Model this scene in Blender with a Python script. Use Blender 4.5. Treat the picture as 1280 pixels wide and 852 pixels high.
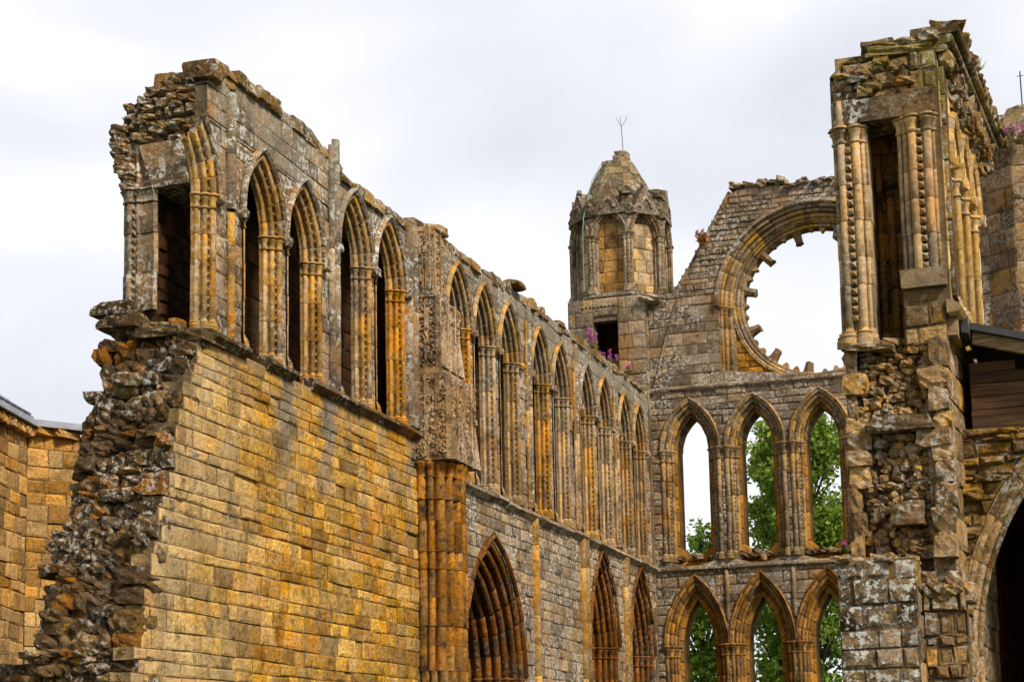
import bpy, bmesh, math, random
import numpy as np
from mathutils import Vector, Matrix

for _o in list(bpy.data.objects):
    bpy.data.objects.remove(_o, do_unlink=True)
SC = bpy.context.scene
COL = SC.collection

# ------------------------------------------------------------------ camera
cam_d = bpy.data.cameras.new('camera')
cam = bpy.data.objects.new('camera', cam_d)
COL.objects.link(cam)
cam_d.sensor_width = 36.0
cam_d.lens = 2200.0 / 1280.0 * 36.0
cam_d.shift_x = 0.03125
cam_d.shift_y = 0.1828
cam_d.clip_end = 3000
_m = [[0.9446012300, 0.0622457360, 0.3222638432], [0.3277359908, -0.1255612910, -0.9363885451], [-0.0178223622, 0.9901312314, -0.1390054237]]
M4 = Matrix([_m[0] + [0.0], _m[1] + [0.0], _m[2] + [1.7], [0, 0, 0, 1]])
cam.matrix_world = M4
SC.camera = cam

# ------------------------------------------------------------------ sky, sun, exposure
SUN_EL = math.radians(42)
SUN_AZ = math.radians(122)          # clockwise from +Y
w = bpy.data.worlds.new('World')
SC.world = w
w.use_nodes = True
nt = w.node_tree
nt.nodes.clear()
N_ = nt.nodes.new
out = N_('ShaderNodeOutputWorld')
bg = N_('ShaderNodeBackground')
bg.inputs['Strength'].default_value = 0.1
sky = N_('ShaderNodeTexSky')
sky.sky_type = 'NISHITA'
sky.sun_disc = False
sky.sun_elevation = SUN_EL
sky.sun_rotation = SUN_AZ
tc = N_('ShaderNodeTexCoord')
mp = N_('ShaderNodeMapping')
mp.inputs['Scale'].default_value = (1.6, 1.6, 3.4)
mp.inputs['Location'].default_value = (3.1, 0.4, 1.2)
nz = N_('ShaderNodeTexNoise')
nz.inputs['Scale'].default_value = 2.4
nz.inputs['Detail'].default_value = 5
nz.inputs['Roughness'].default_value = 0.42
nz.inputs['Distortion'].default_value = 0.4
cr = N_('ShaderNodeValToRGB')
e = cr.color_ramp.elements
e[0].position = 0.33; e[0].color = (7.6, 7.8, 8.45, 1)
e[1].position = 0.64; e[1].color = (10.8, 10.8, 10.9, 1)
x_ = cr.color_ramp.elements.new(0.5); x_.color = (9.1, 9.2, 9.6, 1)
mix = N_('ShaderNodeMix'); mix.data_type = 'RGBA'
mix.inputs[0].default_value = 0.93
nt.links.new(tc.outputs['Generated'], mp.inputs['Vector'])
nt.links.new(mp.outputs['Vector'], nz.inputs['Vector'])
nt.links.new(nz.outputs['Fac'], cr.inputs['Fac'])
nt.links.new(sky.outputs['Color'], mix.inputs[6])
nt.links.new(cr.outputs['Color'], mix.inputs[7])
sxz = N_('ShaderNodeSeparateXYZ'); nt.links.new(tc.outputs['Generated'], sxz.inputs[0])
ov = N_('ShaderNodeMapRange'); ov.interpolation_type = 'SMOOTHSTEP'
ov.inputs[1].default_value = 0.42; ov.inputs[2].default_value = 0.75; ov.inputs[3].default_value = 1.0; ov.inputs[4].default_value = 0.42  # added: sky dimmed overhead, out of view, to cut ambient fill light
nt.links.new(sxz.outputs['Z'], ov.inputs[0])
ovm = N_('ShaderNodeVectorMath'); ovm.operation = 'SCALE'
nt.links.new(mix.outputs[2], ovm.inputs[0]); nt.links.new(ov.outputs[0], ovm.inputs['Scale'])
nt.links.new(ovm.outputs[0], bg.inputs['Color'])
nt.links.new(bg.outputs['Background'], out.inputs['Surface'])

sun_d = bpy.data.lights.new('sun', 'SUN')
sun_d.energy = 4.6
sun_d.angle = math.radians(11)
sun_d.color = (1.0, 0.9, 0.74)
sun = bpy.data.objects.new('sun', sun_d)
COL.objects.link(sun)
sd = Vector((math.sin(SUN_AZ) * math.cos(SUN_EL), math.cos(SUN_AZ) * math.cos(SUN_EL), math.sin(SUN_EL)))
sun.rotation_euler = sd.to_track_quat('Z', 'Y').to_euler()
sun.location = sd * 60

vs = SC.view_settings
vs.view_transform = 'Standard'
vs.look = 'None'
vs.exposure = 0.14
vs.gamma = 1.0
vs.use_curve_mapping = False

# ------------------------------------------------------------------ helpers
R_ = random.Random(7)
def U(a, b): return R_.uniform(a, b)


class MB:
    """collects faces for one mesh object"""
    def __init__(self):
        self.v = []; self.f = []; self.j = []
    def add(self, pts, faces, joint=None):
        b = len(self.v)
        self.v += [tuple(p) for p in pts]
        self.j += list(joint) if joint is not None else [0.0] * len(pts)
        self.f += [tuple(b + i for i in fc) for fc in faces]
    def build(self, name, mat, parent=None, smooth=True, label=None):
        org = Vector((0, 0, 0))
        p = parent
        while p is not None:
            org += p.location; p = p.parent
        me = bpy.data.meshes.new(name)
        o3 = (org.x, org.y, org.z)
        me.from_pydata([(a[0] - o3[0], a[1] - o3[1], a[2] - o3[2]) for a in self.v], [], self.f)
        at = me.attributes.new('joint', 'FLOAT', 'POINT')
        at.data.foreach_set('value', self.j)
        me.materials.append(mat)
        bm = bmesh.new(); bm.from_mesh(me)
        bmesh.ops.recalc_face_normals(bm, faces=bm.faces)
        bm.to_mesh(me); bm.free()
        if smooth:
            me.polygons.foreach_set('use_smooth', [True] * len(me.polygons))
            me.set_sharp_from_angle(angle=math.radians(38))
        o = bpy.data.objects.new(name, me)
        COL.objects.link(o)
        o.parent = parent
        if label: o['label'] = label
        return o


def thing(name, label, cat, loc, group=None):
    o = bpy.data.objects.new(name, None)
    COL.objects.link(o)
    o.location = loc
    o['label'] = label; o['category'] = cat
    if group: o['group'] = group
    return o


def frameN(x0):          # wall whose face looks to +x ; s = y
    return lambda s, z, d: (x0 - d, s, z)
def frameE(y0):          # wall whose face looks to -y ; s = x
    return lambda s, z, d: (s, y0 + d, z)
def frameA(x0, y0, ux, uy, nx, ny):
    return lambda s, z, d: (x0 + ux * s - nx * d, y0 + uy * s - ny * d, z)


def box(mb, F, s0, s1, z0, z1, d0, d1, jit=0.0):
    P = []
    for s in (s0, s1):
        for z in (z0, z1):
            for d in (d0, d1):
                P.append(F(s + U(-jit, jit), z + U(-jit, jit), d + U(-jit, jit)))
    mb.add(P, [(0, 1, 3, 2), (4, 6, 7, 5), (0, 2, 6, 4), (1, 5, 7, 3), (0, 4, 5, 1), (2, 3, 7, 6)])


def hw(op, z):
    """half width of an opening at height z"""
    if op['kind'] == 'circle':
        t = op['r'] ** 2 - (z - op['zc']) ** 2
        return math.sqrt(t) if t > 0 else 0.0
    if z < op['base'] - 1e-6: return 0.0
    if z <= op['spring']: return op['half']
    Rr = op['half'] + op['coff']
    t = Rr * Rr - (z - op['spring']) ** 2
    if t <= 0: return 0.0
    return max(0.0, math.sqrt(t) - op['coff'])


def block(mb, F, p, d, depth, e=0.014, g=0.022, rough=0.012, pillow=0.012):
    """one squared stone; p = 4 (s,z) corners bl br tr tl"""
    cs = sum(a[0] for a in p) / 4; cz = sum(a[1] for a in p) / 4
    wd = max(0.02, abs(p[1][0] - p[0][0]), abs(p[2][0] - p[3][0])); ht = max(0.02, abs(p[3][1] - p[0][1]))
    off = U(-rough, rough) * 0.8
    rr = R_.random()
    if rr < 0.06: off += U(0.015, 0.05)
    outer = [F(a[0], a[1], d + g) for a in p]
    back = [F(a[0], a[1], d + depth) for a in p]
    inner = []; mid = []
    for a in p:
        es = min(e * U(0.5, 1.9), wd * 0.3); ez = min(e * U(0.5, 1.9), ht * 0.3)
        s = a[0] + (es if a[0] < cs else -es); z = a[1] + (ez if a[1] < cz else -ez)
        inner.append(F(s, z, d + off + U(-rough, rough) * 0.6 + 0.006))
        mid.append((s + (cs - s) * 0.32, z + (cz - z) * 0.32))
    top = [F(m[0], m[1], d + off - pillow * U(0.3, 1.2)) for m in mid]
    pts = outer + inner + back + top
    fc = []
    for i in range(4):
        k = (i + 1) % 4
        fc.append((i, k, 4 + k, 4 + i))
        fc.append((8 + i, 8 + k, k, i))
        fc.append((4 + i, 4 + k, 12 + k, 12 + i))
    fc.append((12, 13, 14, 15))
    mb.add(pts, fc, [1] * 4 + [0] * 4 + [0.3] * 4 + [0] * 4)


def solids(ops, z0, z1, s0, s1):
    iv = [[(s0, s0), (s1, s1)]]
    sp = []
    for op in ops:
        a, b = hw(op, z0 + 1e-4), hw(op, z1 - 1e-4)
        if a <= 0 and b <= 0:
            zm = (z0 + z1) / 2
            if hw(op, zm) <= 0.02: continue
        c = op['c']
        sp.append(((c - a, c - b), (c + a, c + b)))
    sp.sort(key=lambda q: q[0][0])
    res = []; cur = (s0, s0)
    for l, r in sp:
        l = (min(max(l[0], s0), s1), min(max(l[1], s0), s1)); r = (min(max(r[0], s0), s1), min(max(r[1], s0), s1))
        if l[0] > cur[0] + 0.01 or l[1] > cur[1] + 0.01:
            res.append((cur, (max(l[0], cur[0]), max(l[1], cur[1]))))
        cur = (max(r[0], cur[0]), max(r[1], cur[1]))
    if s1 > cur[0] + 0.01 or s1 > cur[1] + 0.01:
        res.append((cur, (s1, s1)))
    return res


def block_wall(mb, F, s0, s1, z0, z1, ops=(), ch=(0.24, 0.34), cw=(0.35, 0.75), top=None, d=0.0, depth=0.3,
               breaks=(), rough=0.012, left=None, right=None, pillow=0.012, e=0.014, wob=0.012):
    """courses of squared stones with openings; top(s) clips a ragged top, left(z)/right(z) clip ragged ends"""
    zs = [z0]
    breaks = list(breaks)
    for op in ops:
        if op['kind'] == 'lancet':
            breaks.append(op['spring'] + math.sqrt(max(0, (op['half'] + op['coff']) ** 2 - op['coff'] ** 2)))
    breaks = [b for i, b in enumerate(sorted(breaks)) if i == 0 or b - sorted(breaks)[i - 1] > .03]
    bl = sorted([b for b in breaks if z0 + 0.05 < b < z1 - 0.05] + [z1])
    for b in bl:
        h = b - zs[-1]
        n = max(1, round(h / ((ch[0] + ch[1]) / 2)))
        ws = [U(ch[0], ch[1]) for _ in range(n)]
        t = sum(ws); z = zs[-1]
        for q in ws[:-1]:
            z += q / t * h; zs.append(z)
        zs.append(b)
    waves = [(U(0, 6), U(0, 6)) for _ in zs]
    def zz(i, s):
        if i == 0 or i == len(zs) - 1 or any(abs(zs[i] - b) < 1e-6 for b in bl): return zs[i]
        return zs[i] + wob * (math.sin(s * 0.9 + waves[i][0]) + 0.6 * math.sin(s * 2.7 + waves[i][1]))
    for i in range(len(zs) - 1):
        za, zb = zs[i], zs[i + 1]
        a0 = max(s0, left(za)) if left else s0
        a1 = min(s1, right(za)) if right else s1
        if a1 - a0 < 0.05: continue
        for (l, r) in solids(ops, za, zb, a0, a1):
            lo = max(l); hi = min(r)
            cuts = []
            q = lo + U(cw[0], cw[1]) * U(0.4, 1)
            while q < hi - cw[0] * 0.45:
                cuts.append(q); q += U(cw[0], cw[1])
            edges = [l] + [(q, q) for q in cuts] + [r]
            for k in range(len(edges) - 1):
                L, Rr = edges[k], edges[k + 1]
                sm = (L[0] + Rr[0] + L[1] + Rr[1]) / 4
                if top and za > top(sm) - .05: continue
                if Rr[0] - L[0] < 0.012 and Rr[1] - L[1] < 0.012: continue
                p = [(L[0], zz(i, L[0])), (Rr[0], zz(i, Rr[0])), (Rr[1], zz(i + 1, Rr[1])), (L[1], zz(i + 1, L[1]))]
                if top:
                    p[2] = (p[2][0], max(p[1][1] + .03, min(p[2][1], top(p[2][0])))); p[3] = (p[3][0], max(p[0][1] + .03, min(p[3][1], top(p[3][0]))))
                block(mb, F, p, d, depth, rough=rough, pillow=pillow, e=e)


def prof(E, depth, rolls, ex=0.0, n=7):
    """moulding section from the wall face (o=E,d=0) to the back of the reveal (0,depth)"""
    P = [(E, 0.0)]
    last = None
    for (o, d, r) in rolls:
        if last is not None:
            lo, ld, lr = last
            P.append(((lo + o) / 2 + 0.45 * r - ex * 0.8, (ld + d) / 2 + 0.45 * r - ex * 0.8))
        for k in range(n + 1):
            a = math.radians(315 - 180 * k / n)
            P.append((o + (r + ex) * math.cos(a), d + (r + ex) * math.sin(a)))
        last = (o, d, r)
    P.append((0.0 - ex * 0.5, depth - 0.02)); P.append((0.0 - ex * 0.5, depth))
    return P


def sweep_arch(mb, F, op, P, side, t0=0.0, t1=1.0, nseg=7, doff=0.0, jit=0.004, closed=False):
    H, cf, sp, c = op['half'], op['coff'], op['spring'], op['c']
    n = len(P)
    for k in range(nseg):
        ta = t0 + (t1 - t0) * k / nseg; tb = t0 + (t1 - t0) * (k + 1) / nseg
        ee = (tb - ta) * 0.035
        ts = [ta, ta + ee, ta * .67 + tb * .33, ta * .33 + tb * .67, tb - ee, tb]
        jo, jd = U(-jit, jit), U(-jit, jit)
        pts = []; jn = []
        for q, t in enumerate(ts):
            endr = q in (0, len(ts) - 1)
            for (o, d) in P:
                Rr = H + cf + o
                am = math.acos(max(-1, min(1, cf / Rr)))
                oo = jo + (0.008 if endr else 0)
                a = t * am
                s = c + side * ((Rr + oo) * math.cos(a) - cf); z = sp + (Rr + oo) * math.sin(a)
                pts.append(F(s, z, d + doff + jd + (0.008 if endr else 0)))
                jn.append(0.8 if endr else 0.0)
        fc = []
        m = len(ts)
        for q in range(m - 1):
            for i in range(n - 1 + (1 if closed else 0)):
                i2 = (i + 1) % n
                fc.append((q * n + i, q * n + i2, (q + 1) * n + i2, (q + 1) * n + i))
        mb.add(pts, fc, jn)


def sweep_plan(mb, F, P, z0, z1, seg=0.5, jit=0.004, conv=None, closed=False, cap=False):
    """vertical sweep of a plan polyline P [(s,d)] in courses"""
    n = len(P)
    nseg = max(1, round((z1 - z0) / seg))
    cuts = [z0] + [z0 + (z1 - z0) * (k + U(-.18, .18)) / nseg for k in range(1, nseg)] + [z1]
    for k in range(nseg):
        za, zb = cuts[k], cuts[k + 1]
        js, jd = U(-jit, jit), U(-jit, jit)
        pts = []; jn = []
        zl = [za, za + 0.012, zb - 0.012, zb]
        for q, z in enumerate(zl):
            endr = q in (0, 3)
            for (s, d) in P:
                pts.append(F(s + js, z, d + jd + (0.009 if endr else 0)))
                jn.append(0.8 if endr else 0)
        fc = []
        for q in range(3):
            for i in range(n - 1 + (1 if closed else 0)):
                i2 = (i + 1) % n
                fc.append((q * n + i, q * n + i2, (q + 1) * n + i2, (q + 1) * n + i))
        if cap:
            fc.append(tuple(range(3 * n, 4 * n))); fc.append(tuple(reversed(range(n))))
        mb.add(pts, fc, jn)


def rings(mb, F, plan, levels, cap=True, closed=False):
    """plan(ex) -> polyline ; levels = [(z, ex)]"""
    pts = []
    n = None
    for z, ex in levels:
        P = plan(ex); n = len(P)
        pts += [F(s, z, d) for s, d in P]
    fc = []
    for q in range(len(levels) - 1):
        for i in range(n - 1 + (1 if closed else 0)):
            i2 = (i + 1) % n
            fc.append((q * n + i, q * n + i2, (q + 1) * n + i2, (q + 1) * n + i))
    if cap:
        fc.append(tuple(range(n))); fc.append(tuple(range((len(levels) - 1) * n, len(levels) * n)))
    mb.add(pts, fc)


CAPLV = lambda z, h=0.26: [(z - h, 0.0), (z - h + .015, .022), (z - h + .04, .022), (z - h + .05, .004), (z - h * .5, .012),
                           (z - h * .3, .045), (z - h * .22, .03), (z - h * .18, .06), (z - .035, .07), (z - .02, .05), (z, .05)]
BASELV = lambda z, h=0.26: [(z, .075), (z + .1, .075), (z + .11, .06), (z + .15, .065), (z + .17, .035), (z + .2, .045), (z + .22, .01), (z + h, 0.0)]


def tooth(mb, F, s, z, d, ts, td, r=0.045, h=0.045):
    """dog-tooth: small four-petal pyramid, (ts,td) = facing direction in plan"""
    L = math.hypot(ts, td); ts /= L; td /= L
    us, ud = -td, ts
    P = []
    for k in range(8):
        a = math.pi / 4 * k
        rr = r * (1.3 if k % 2 else 0.72)
        P.append(F(s + us * rr * math.cos(a) + ts * .004, z + rr * math.sin(a), d + ud * rr * math.cos(a) + td * .004))
    P.append(F(s + ts * h, z, d + td * h))
    mb.add(P, [(k, (k + 1) % 8, 8) for k in range(8)])


def _cube(c):
    b = bmesh.new(); bmesh.ops.create_cube(b, size=2.0)
    bmesh.ops.subdivide_edges(b, edges=b.edges[:], cuts=c, use_grid_fill=True)
    r = ([v.co.copy() for v in b.verts], [tuple(v.index for v in f.verts) for f in b.faces])
    b.free(); return r
CUBE_V, CUBE_F = _cube(3)
CUBE1_V, CUBE1_F = _cube(2)


def rock(mb, c, size, boxy=5.0, jit=0.08, tilt=0.12, lo=False):
    """one rough quarried stone: a chipped, uneven block"""
    V, Fc = (CUBE1_V, CUBE1_F) if lo else (CUBE_V, CUBE_F)
    rot = Matrix.Rotation(U(-tilt, tilt), 3, 'X') @ Matrix.Rotation(U(-tilt, tilt), 3, 'Y') @ Matrix.Rotation(U(-tilt, tilt) * 2.5, 3, 'Z')
    k1, k2, k3 = U(0, 9), U(0, 9), U(0, 9)
    rd = max(.1, .62 - .07 * boxy)
    cuts = []
    for _ in range(5):
        n = Vector((R_.choice((-1, 1)) * U(.3, 1), R_.choice((-1, 1)) * U(.3, 1), R_.choice((-1, 1)) * U(.2, 1))).normalized()
        cuts.append((n, U(0.98, 1.35) if boxy < 6.5 else U(1.22, 1.55)))
    sk = (U(-.13, .13), U(-.1, .1))
    pts = []
    for v in V:
        p = v.lerp(v.normalized() * 1.12, rd)
        for n, h in cuts:
            q = p.dot(n)
            if q > h: p = p - n * (q - h)
        p = p * (1 + jit * (math.sin(p.x * 3 + k1) * math.cos(p.y * 3.3 + k2) + 0.6 * math.sin(p.z * 4 + p.x * 4 + k3)))
        p = Vector((p.x * (1 + sk[0] * p.z) + U(-jit, jit) * .6, p.y + U(-jit, jit) * .6, p.z * (1 + sk[1] * p.x) + U(-jit, jit) * .6))
        p = rot @ Vector((p.x * size[0] / 2, p.y * size[1] / 2, p.z * size[2] / 2))
        pts.append((c[0] + p.x, c[1] + p.y, c[2] + p.z))
    mb.add(pts, Fc)


def lerp_tab(tab):
    def f(x):
        if x <= tab[0][0]: return tab[0][1]
        for (a, b), (c, d) in zip(tab, tab[1:]):
            if x <= c: return b + (d - b) * (x - a) / (c - a)
        return tab[-1][1]
    return f


# ------------------------------------------------------------------ materials
def mnew(name):
    m = bpy.data.materials.new(name)
    m.use_nodes = True
    return m, m.node_tree, m.node_tree.nodes['Principled BSDF']


def stone(name, pal, joint=(.05, .038, .022), lichen=0.25, lcol=(.60, .59, .54), dirt=0.5, dcol=(.03, .02, .011), streak=0.0,
          scol=(.2, .18, .15), orange=0.0, ocol=(.46, .2, .02), moss=0.0, bump=0.6, hue=0.5, ztop=None, ltop=None, grain=0.45, pale=None, satk=1.38, wash=(), jvar=(.55, 1.3), jmix=.85, dim=.86):
    def sat(c, k=1.3):
        l = .35 * c[0] + .5 * c[1] + .15 * c[2]
        q = [max(.004, l + (x - l) * k) for x in c]
        return (q[0] * 1.03 * dim, q[1] * .915 * dim, q[2] * dim)
    pal = [sat(c, satk) for c in pal]
    ocol = sat(ocol, 1.15)
    m, t, b = mnew(name)
    N = t.nodes.new; L = t.links.new
    geo = N('ShaderNodeNewGeometry')
    at = N('ShaderNodeAttribute'); at.attribute_name = 'joint'
    def noise(scale, det=4, rough=.6, sc=None, dist=0.0, loc=None):
        n = N('ShaderNodeTexNoise'); n.inputs['Scale'].default_value = scale
        n.inputs['Detail'].default_value = det; n.inputs['Roughness'].default_value = rough
        n.inputs['Distortion'].default_value = dist
        if sc or loc:
            q = N('ShaderNodeMapping'); q.inputs['Scale'].default_value = sc or (1, 1, 1)
            if loc: q.inputs['Location'].default_value = loc
            L(geo.outputs['Position'], q.inputs['Vector']); L(q.outputs['Vector'], n.inputs['Vector'])
        else:
            L(geo.outputs['Position'], n.inputs['Vector'])
        return n.outputs['Fac']
    def rng(x, a, b_, c=0.0, d=1.0):
        r = N('ShaderNodeMapRange'); r.clamp = True; r.interpolation_type = 'SMOOTHSTEP'
        r.inputs[1].default_value = a; r.inputs[2].default_value = b_; r.inputs[3].default_value = c; r.inputs[4].default_value = d
        L(x, r.inputs[0]); return r.outputs[0]
    def mx(f, a, b_, mode='MIX'):
        q = N('ShaderNodeMix'); q.data_type = 'RGBA'; q.blend_type = mode; q.clamp_factor = True
        if isinstance(f, float): q.inputs[0].default_value = f
        else: L(f, q.inputs[0])
        for i, x in ((6, a), (7, b_)):
            if isinstance(x, tuple): q.inputs[i].default_value = x + (1,)
            else: L(x, q.inputs[i])
        return q.outputs[2]
    def mul(a, b_):
        q = N('ShaderNodeMath'); q.operation = 'MULTIPLY'
        for i, x in ((0, a), (1, b_)):
            if isinstance(x, float): q.inputs[i].default_value = x
            else: L(x, q.inputs[i])
        return q.outputs[0]
    ramp = N('ShaderNodeValToRGB'); ramp.color_ramp.interpolation = 'CONSTANT'
    els = ramp.color_ramp.elements
    while len(els) < len(pal): els.new(0.5)
    for i, c in enumerate(pal):
        els[i].position = i / len(pal)
    for i, c in enumerate(pal):
        els[i].color = tuple(c) + (1,)
    L(geo.outputs['Random Per Island'], ramp.inputs['Fac'])
    # second, offset pick, blended in by a broad noise so that one stone is not one flat colour
    ramp2 = N('ShaderNodeValToRGB')
    e2 = ramp2.color_ramp.elements
    while len(e2) < len(pal): e2.new(0.5)
    for i in range(len(pal)): e2[i].position = 0.3 + 0.4 * i / max(1, len(pal) - 1)
    for i, c in enumerate(pal): e2[i].color = tuple(pal[(i * 3 + 1) % len(pal)]) + (1,)
    n_b = noise(0.9, 5, .65)
    L(n_b, ramp2.inputs['Fac'])
    c = mx(hue * 0.8, ramp.outputs['Color'], ramp2.outputs['Color'])
    # brightness jitter per stone
    jr = N('ShaderNodeMath'); jr.operation = 'FRACT'
    jm = N('ShaderNodeMath'); jm.operation = 'MULTIPLY'; jm.inputs[1].default_value = 17.31
    L(geo.outputs['Random Per Island'], jm.inputs[0]); L(jm.outputs[0], jr.inputs[0])
    jv = rng(jr.outputs[0], 0, 1, jvar[0], jvar[1])
    q = N('ShaderNodeVectorMath'); q.operation = 'SCALE'; L(c, q.inputs[0]); L(jv, q.inputs['Scale']); c = q.outputs[0]
    # grain
    n_f = noise(17, 6, .72)
    gv = rng(n_f, .25, .75, 1 - grain, 1 + grain)
    q = N('ShaderNodeVectorMath'); q.operation = 'SCALE'; L(c, q.inputs[0]); L(gv, q.inputs['Scale']); c = q.outputs[0]
    n_bed = noise(5.0, 4, .6, sc=(.5, .5, 5))
    bv = rng(n_bed, .3, .7, .86, 1.12)
    q = N('ShaderNodeVectorMath'); q.operation = 'SCALE'; L(c, q.inputs[0]); L(bv, q.inputs['Scale']); c = q.outputs[0]
    if orange > 0:
        n_o = noise(.75, 5, .6, loc=(7, 3, 1), sc=(1, 1, .7))
        c = mx(mul(rng(n_o, .52, .66), float(orange)), c, ocol)
    if pale:
        sy = N('ShaderNodeSeparateXYZ'); L(geo.outputs['Position'], sy.inputs[0])
        n_p = noise(.7, 5, .6, loc=(8, 1, 3))
        ay = N('ShaderNodeMath'); ay.operation = 'ADD'; L(sy.outputs['Y'], ay.inputs[0]); L(rng(n_p, .2, .8, -2.2, 2.2), ay.inputs[1])
        c = mx(rng(ay.outputs[0], pale[0], pale[1], pale[3], 0.0), c, pale[2])
    for (sc_, wd_, z0_, z1_, amt_) in wash:
        sw = N('ShaderNodeSeparateXYZ'); L(geo.outputs['Position'], sw.inputs[0])
        n_w = noise(2.2, 5, .6, loc=(sc_, 1, 3))
        o1 = N('ShaderNodeMath'); o1.operation = 'SUBTRACT'; L(sw.outputs['Y'], o1.inputs[0]); o1.inputs[1].default_value = sc_
        o2 = N('ShaderNodeMath'); o2.operation = 'ABSOLUTE'; L(o1.outputs[0], o2.inputs[0])
        o3 = N('ShaderNodeMath'); o3.operation = 'ADD'; L(o2.outputs[0], o3.inputs[0]); L(rng(n_w, .3, .7, -.2, .2), o3.inputs[1])
        c = mx(mul(mul(rng(o3.outputs[0], wd_ * .5, wd_, 1.0, 0.0), rng(sw.outputs['Z'], z0_, z1_)), float(amt_)), c, (.21, .195, .165))
    if streak > 0:
        n_s = noise(1.5, 5, .6, sc=(1.2, 1.2, .1), loc=(2, 5, 0))
        c = mx(mul(rng(n_s, .5, .66), float(streak)), c, scol)
    if dirt > 0:
        n_d = noise(1.7, 7, .68, loc=(11, 4, 8))
        c = mx(mul(rng(n_d, .49, .66), min(1.0, float(dirt) * 1.15)), c, dcol)
        n_d2 = noise(6.5, 7, .74, loc=(1, 14, 8), sc=(1, 1, .8))
        c = mx(mul(rng(n_d2, .52, .66), min(1.0, float(dirt) * 1.15)), c, dcol)
    if moss > 0:
        n_m = noise(1.3, 6, .65, loc=(21, 2, 5))
        c = mx(mul(rng(n_m, .54, .68), float(moss)), c, (.2, .2, .035))
    if lichen > 0:
        n_l = noise(11, 7, .66, loc=(4, 9, 2)); n_l2 = noise(1.1, 4, .6, loc=(31, 9, 2))
        lf = mul(mul(rng(n_l, .51, .57), rng(n_l2, .4, .58)), float(lichen))
        if ltop:
            sx = N('ShaderNodeSeparateXYZ'); L(geo.outputs['Position'], sx.inputs[0])
            lf = mul(lf, rng(sx.outputs['Z'], ltop[0], ltop[1], ltop[2], 1.0))
        c = mx(lf, c, lcol)
        n_y = noise(3.1, 5, .6, loc=(14, 9, 22))
        c = mx(mul(rng(n_y, .66, .7), min(1.0, float(lichen)) * .7), c, (.5, .3, .02))
    if ztop:
        sx = N('ShaderNodeSeparateXYZ'); L(geo.outputs['Position'], sx.inputs[0])
        n_t = noise(.8, 5, .65, loc=(3, 3, 9))
        ad = N('ShaderNodeMath'); ad.operation = 'ADD'; L(sx.outputs['Z'], ad.inputs[0])
        L(rng(n_t, .25, .75, -1.2, 1.2), ad.inputs[1])
        c = mx(mul(rng(ad.outputs[0], ztop[0], ztop[1]), float(ztop[3])), c, ztop[2])
    c = mx(mul(at.outputs['Fac'], float(jmix)), c, joint)
    L(c, b.inputs['Base Color'])
    b.inputs['Roughness'].default_value = 0.92
    b.inputs['Specular IOR Level'].default_value = 0.12
    bp = N('ShaderNodeBump'); bp.inputs['Strength'].default_value = bump; bp.inputs['Distance'].default_value = 0.05
    ad = N('ShaderNodeMath'); ad.operation = 'ADD'; L(n_f, ad.inputs[0])
    n_h = noise(5.5, 5, .6, loc=(5, 5, 5)); L(n_h, ad.inputs[1])
    L(ad.outputs[0], bp.inputs['Height']); L(bp.outputs['Normal'], b.inputs['Normal'])
    return m


def plain(name, col, rough=0.7, var=0.25, scale=6.0, metal=0.0, sc=(1, 1, 1), bump=0.2, island=0.0):
    m, t, b = mnew(name)
    N = t.nodes.new; L = t.links.new
    geo = N('ShaderNodeNewGeometry')
    mp_ = N('ShaderNodeMapping'); mp_.inputs['Scale'].default_value = sc
    n = N('ShaderNodeTexNoise'); n.inputs['Scale'].default_value = scale; n.inputs['Detail'].default_value = 5
    L(geo.outputs['Position'], mp_.inputs['Vector']); L(mp_.outputs['Vector'], n.inputs['Vector'])
    r = N('ShaderNodeMapRange'); r.inputs[1].default_value = .3; r.inputs[2].default_value = .7
    r.inputs[3].default_value = 1 - var; r.inputs[4].default_value = 1 + var
    L(n.outputs['Fac'], r.inputs[0])
    q = N('ShaderNodeVectorMath'); q.operation = 'SCALE'; q.inputs[0].default_value = col; L(r.outputs[0], q.inputs['Scale'])
    if island > 0:
        r2 = N('ShaderNodeMapRange'); r2.inputs[3].default_value = 1 - island; r2.inputs[4].default_value = 1 + island
        L(geo.outputs['Random Per Island'], r2.inputs[0])
        q2 = N('ShaderNodeVectorMath'); q2.operation = 'SCALE'; L(q.outputs[0], q2.inputs[0]); L(r2.outputs[0], q2.inputs['Scale']); q = q2
    L(q.outputs[0], b.inputs['Base Color'])
    b.inputs['Roughness'].default_value = rough; b.inputs['Metallic'].default_value = metal
    b.inputs['Specular IOR Level'].default_value = 0.25
    bp = N('ShaderNodeBump'); bp.inputs['Strength'].default_value = bump; bp.inputs['Distance'].default_value = .02
    L(n.outputs['Fac'], bp.inputs['Height']); L(bp.outputs['Normal'], b.inputs['Normal'])
    return m


def leafmat(name, cols, trans=0.5):
    m, t, b = mnew(name)
    N = t.nodes.new; L = t.links.new
    geo = N('ShaderNodeNewGeometry')
    r = N('ShaderNodeValToRGB'); els = r.color_ramp.elements
    while len(els) < len(cols): els.new(.5)
    for i, c in enumerate(cols): els[i].position = i / max(1, len(cols) - 1)
    for i, c in enumerate(cols): els[i].color = tuple(c) + (1,)
    L(geo.outputs['Random Per Island'], r.inputs['Fac'])
    L(r.outputs['Color'], b.inputs['Base Color'])
    b.inputs['Roughness'].default_value = .6; b.inputs['Specular IOR Level'].default_value = .2
    tr = N('ShaderNodeBsdfTranslucent'); L(r.outputs['Color'], tr.inputs['Color'])
    ms = N('ShaderNodeMixShader'); ms.inputs[0].default_value = trans
    L(b.outputs[0], ms.inputs[1]); L(tr.outputs[0], ms.inputs[2])
    L(ms.outputs[0], t.nodes['Material Output'].inputs['Surface'])
    return m


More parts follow.
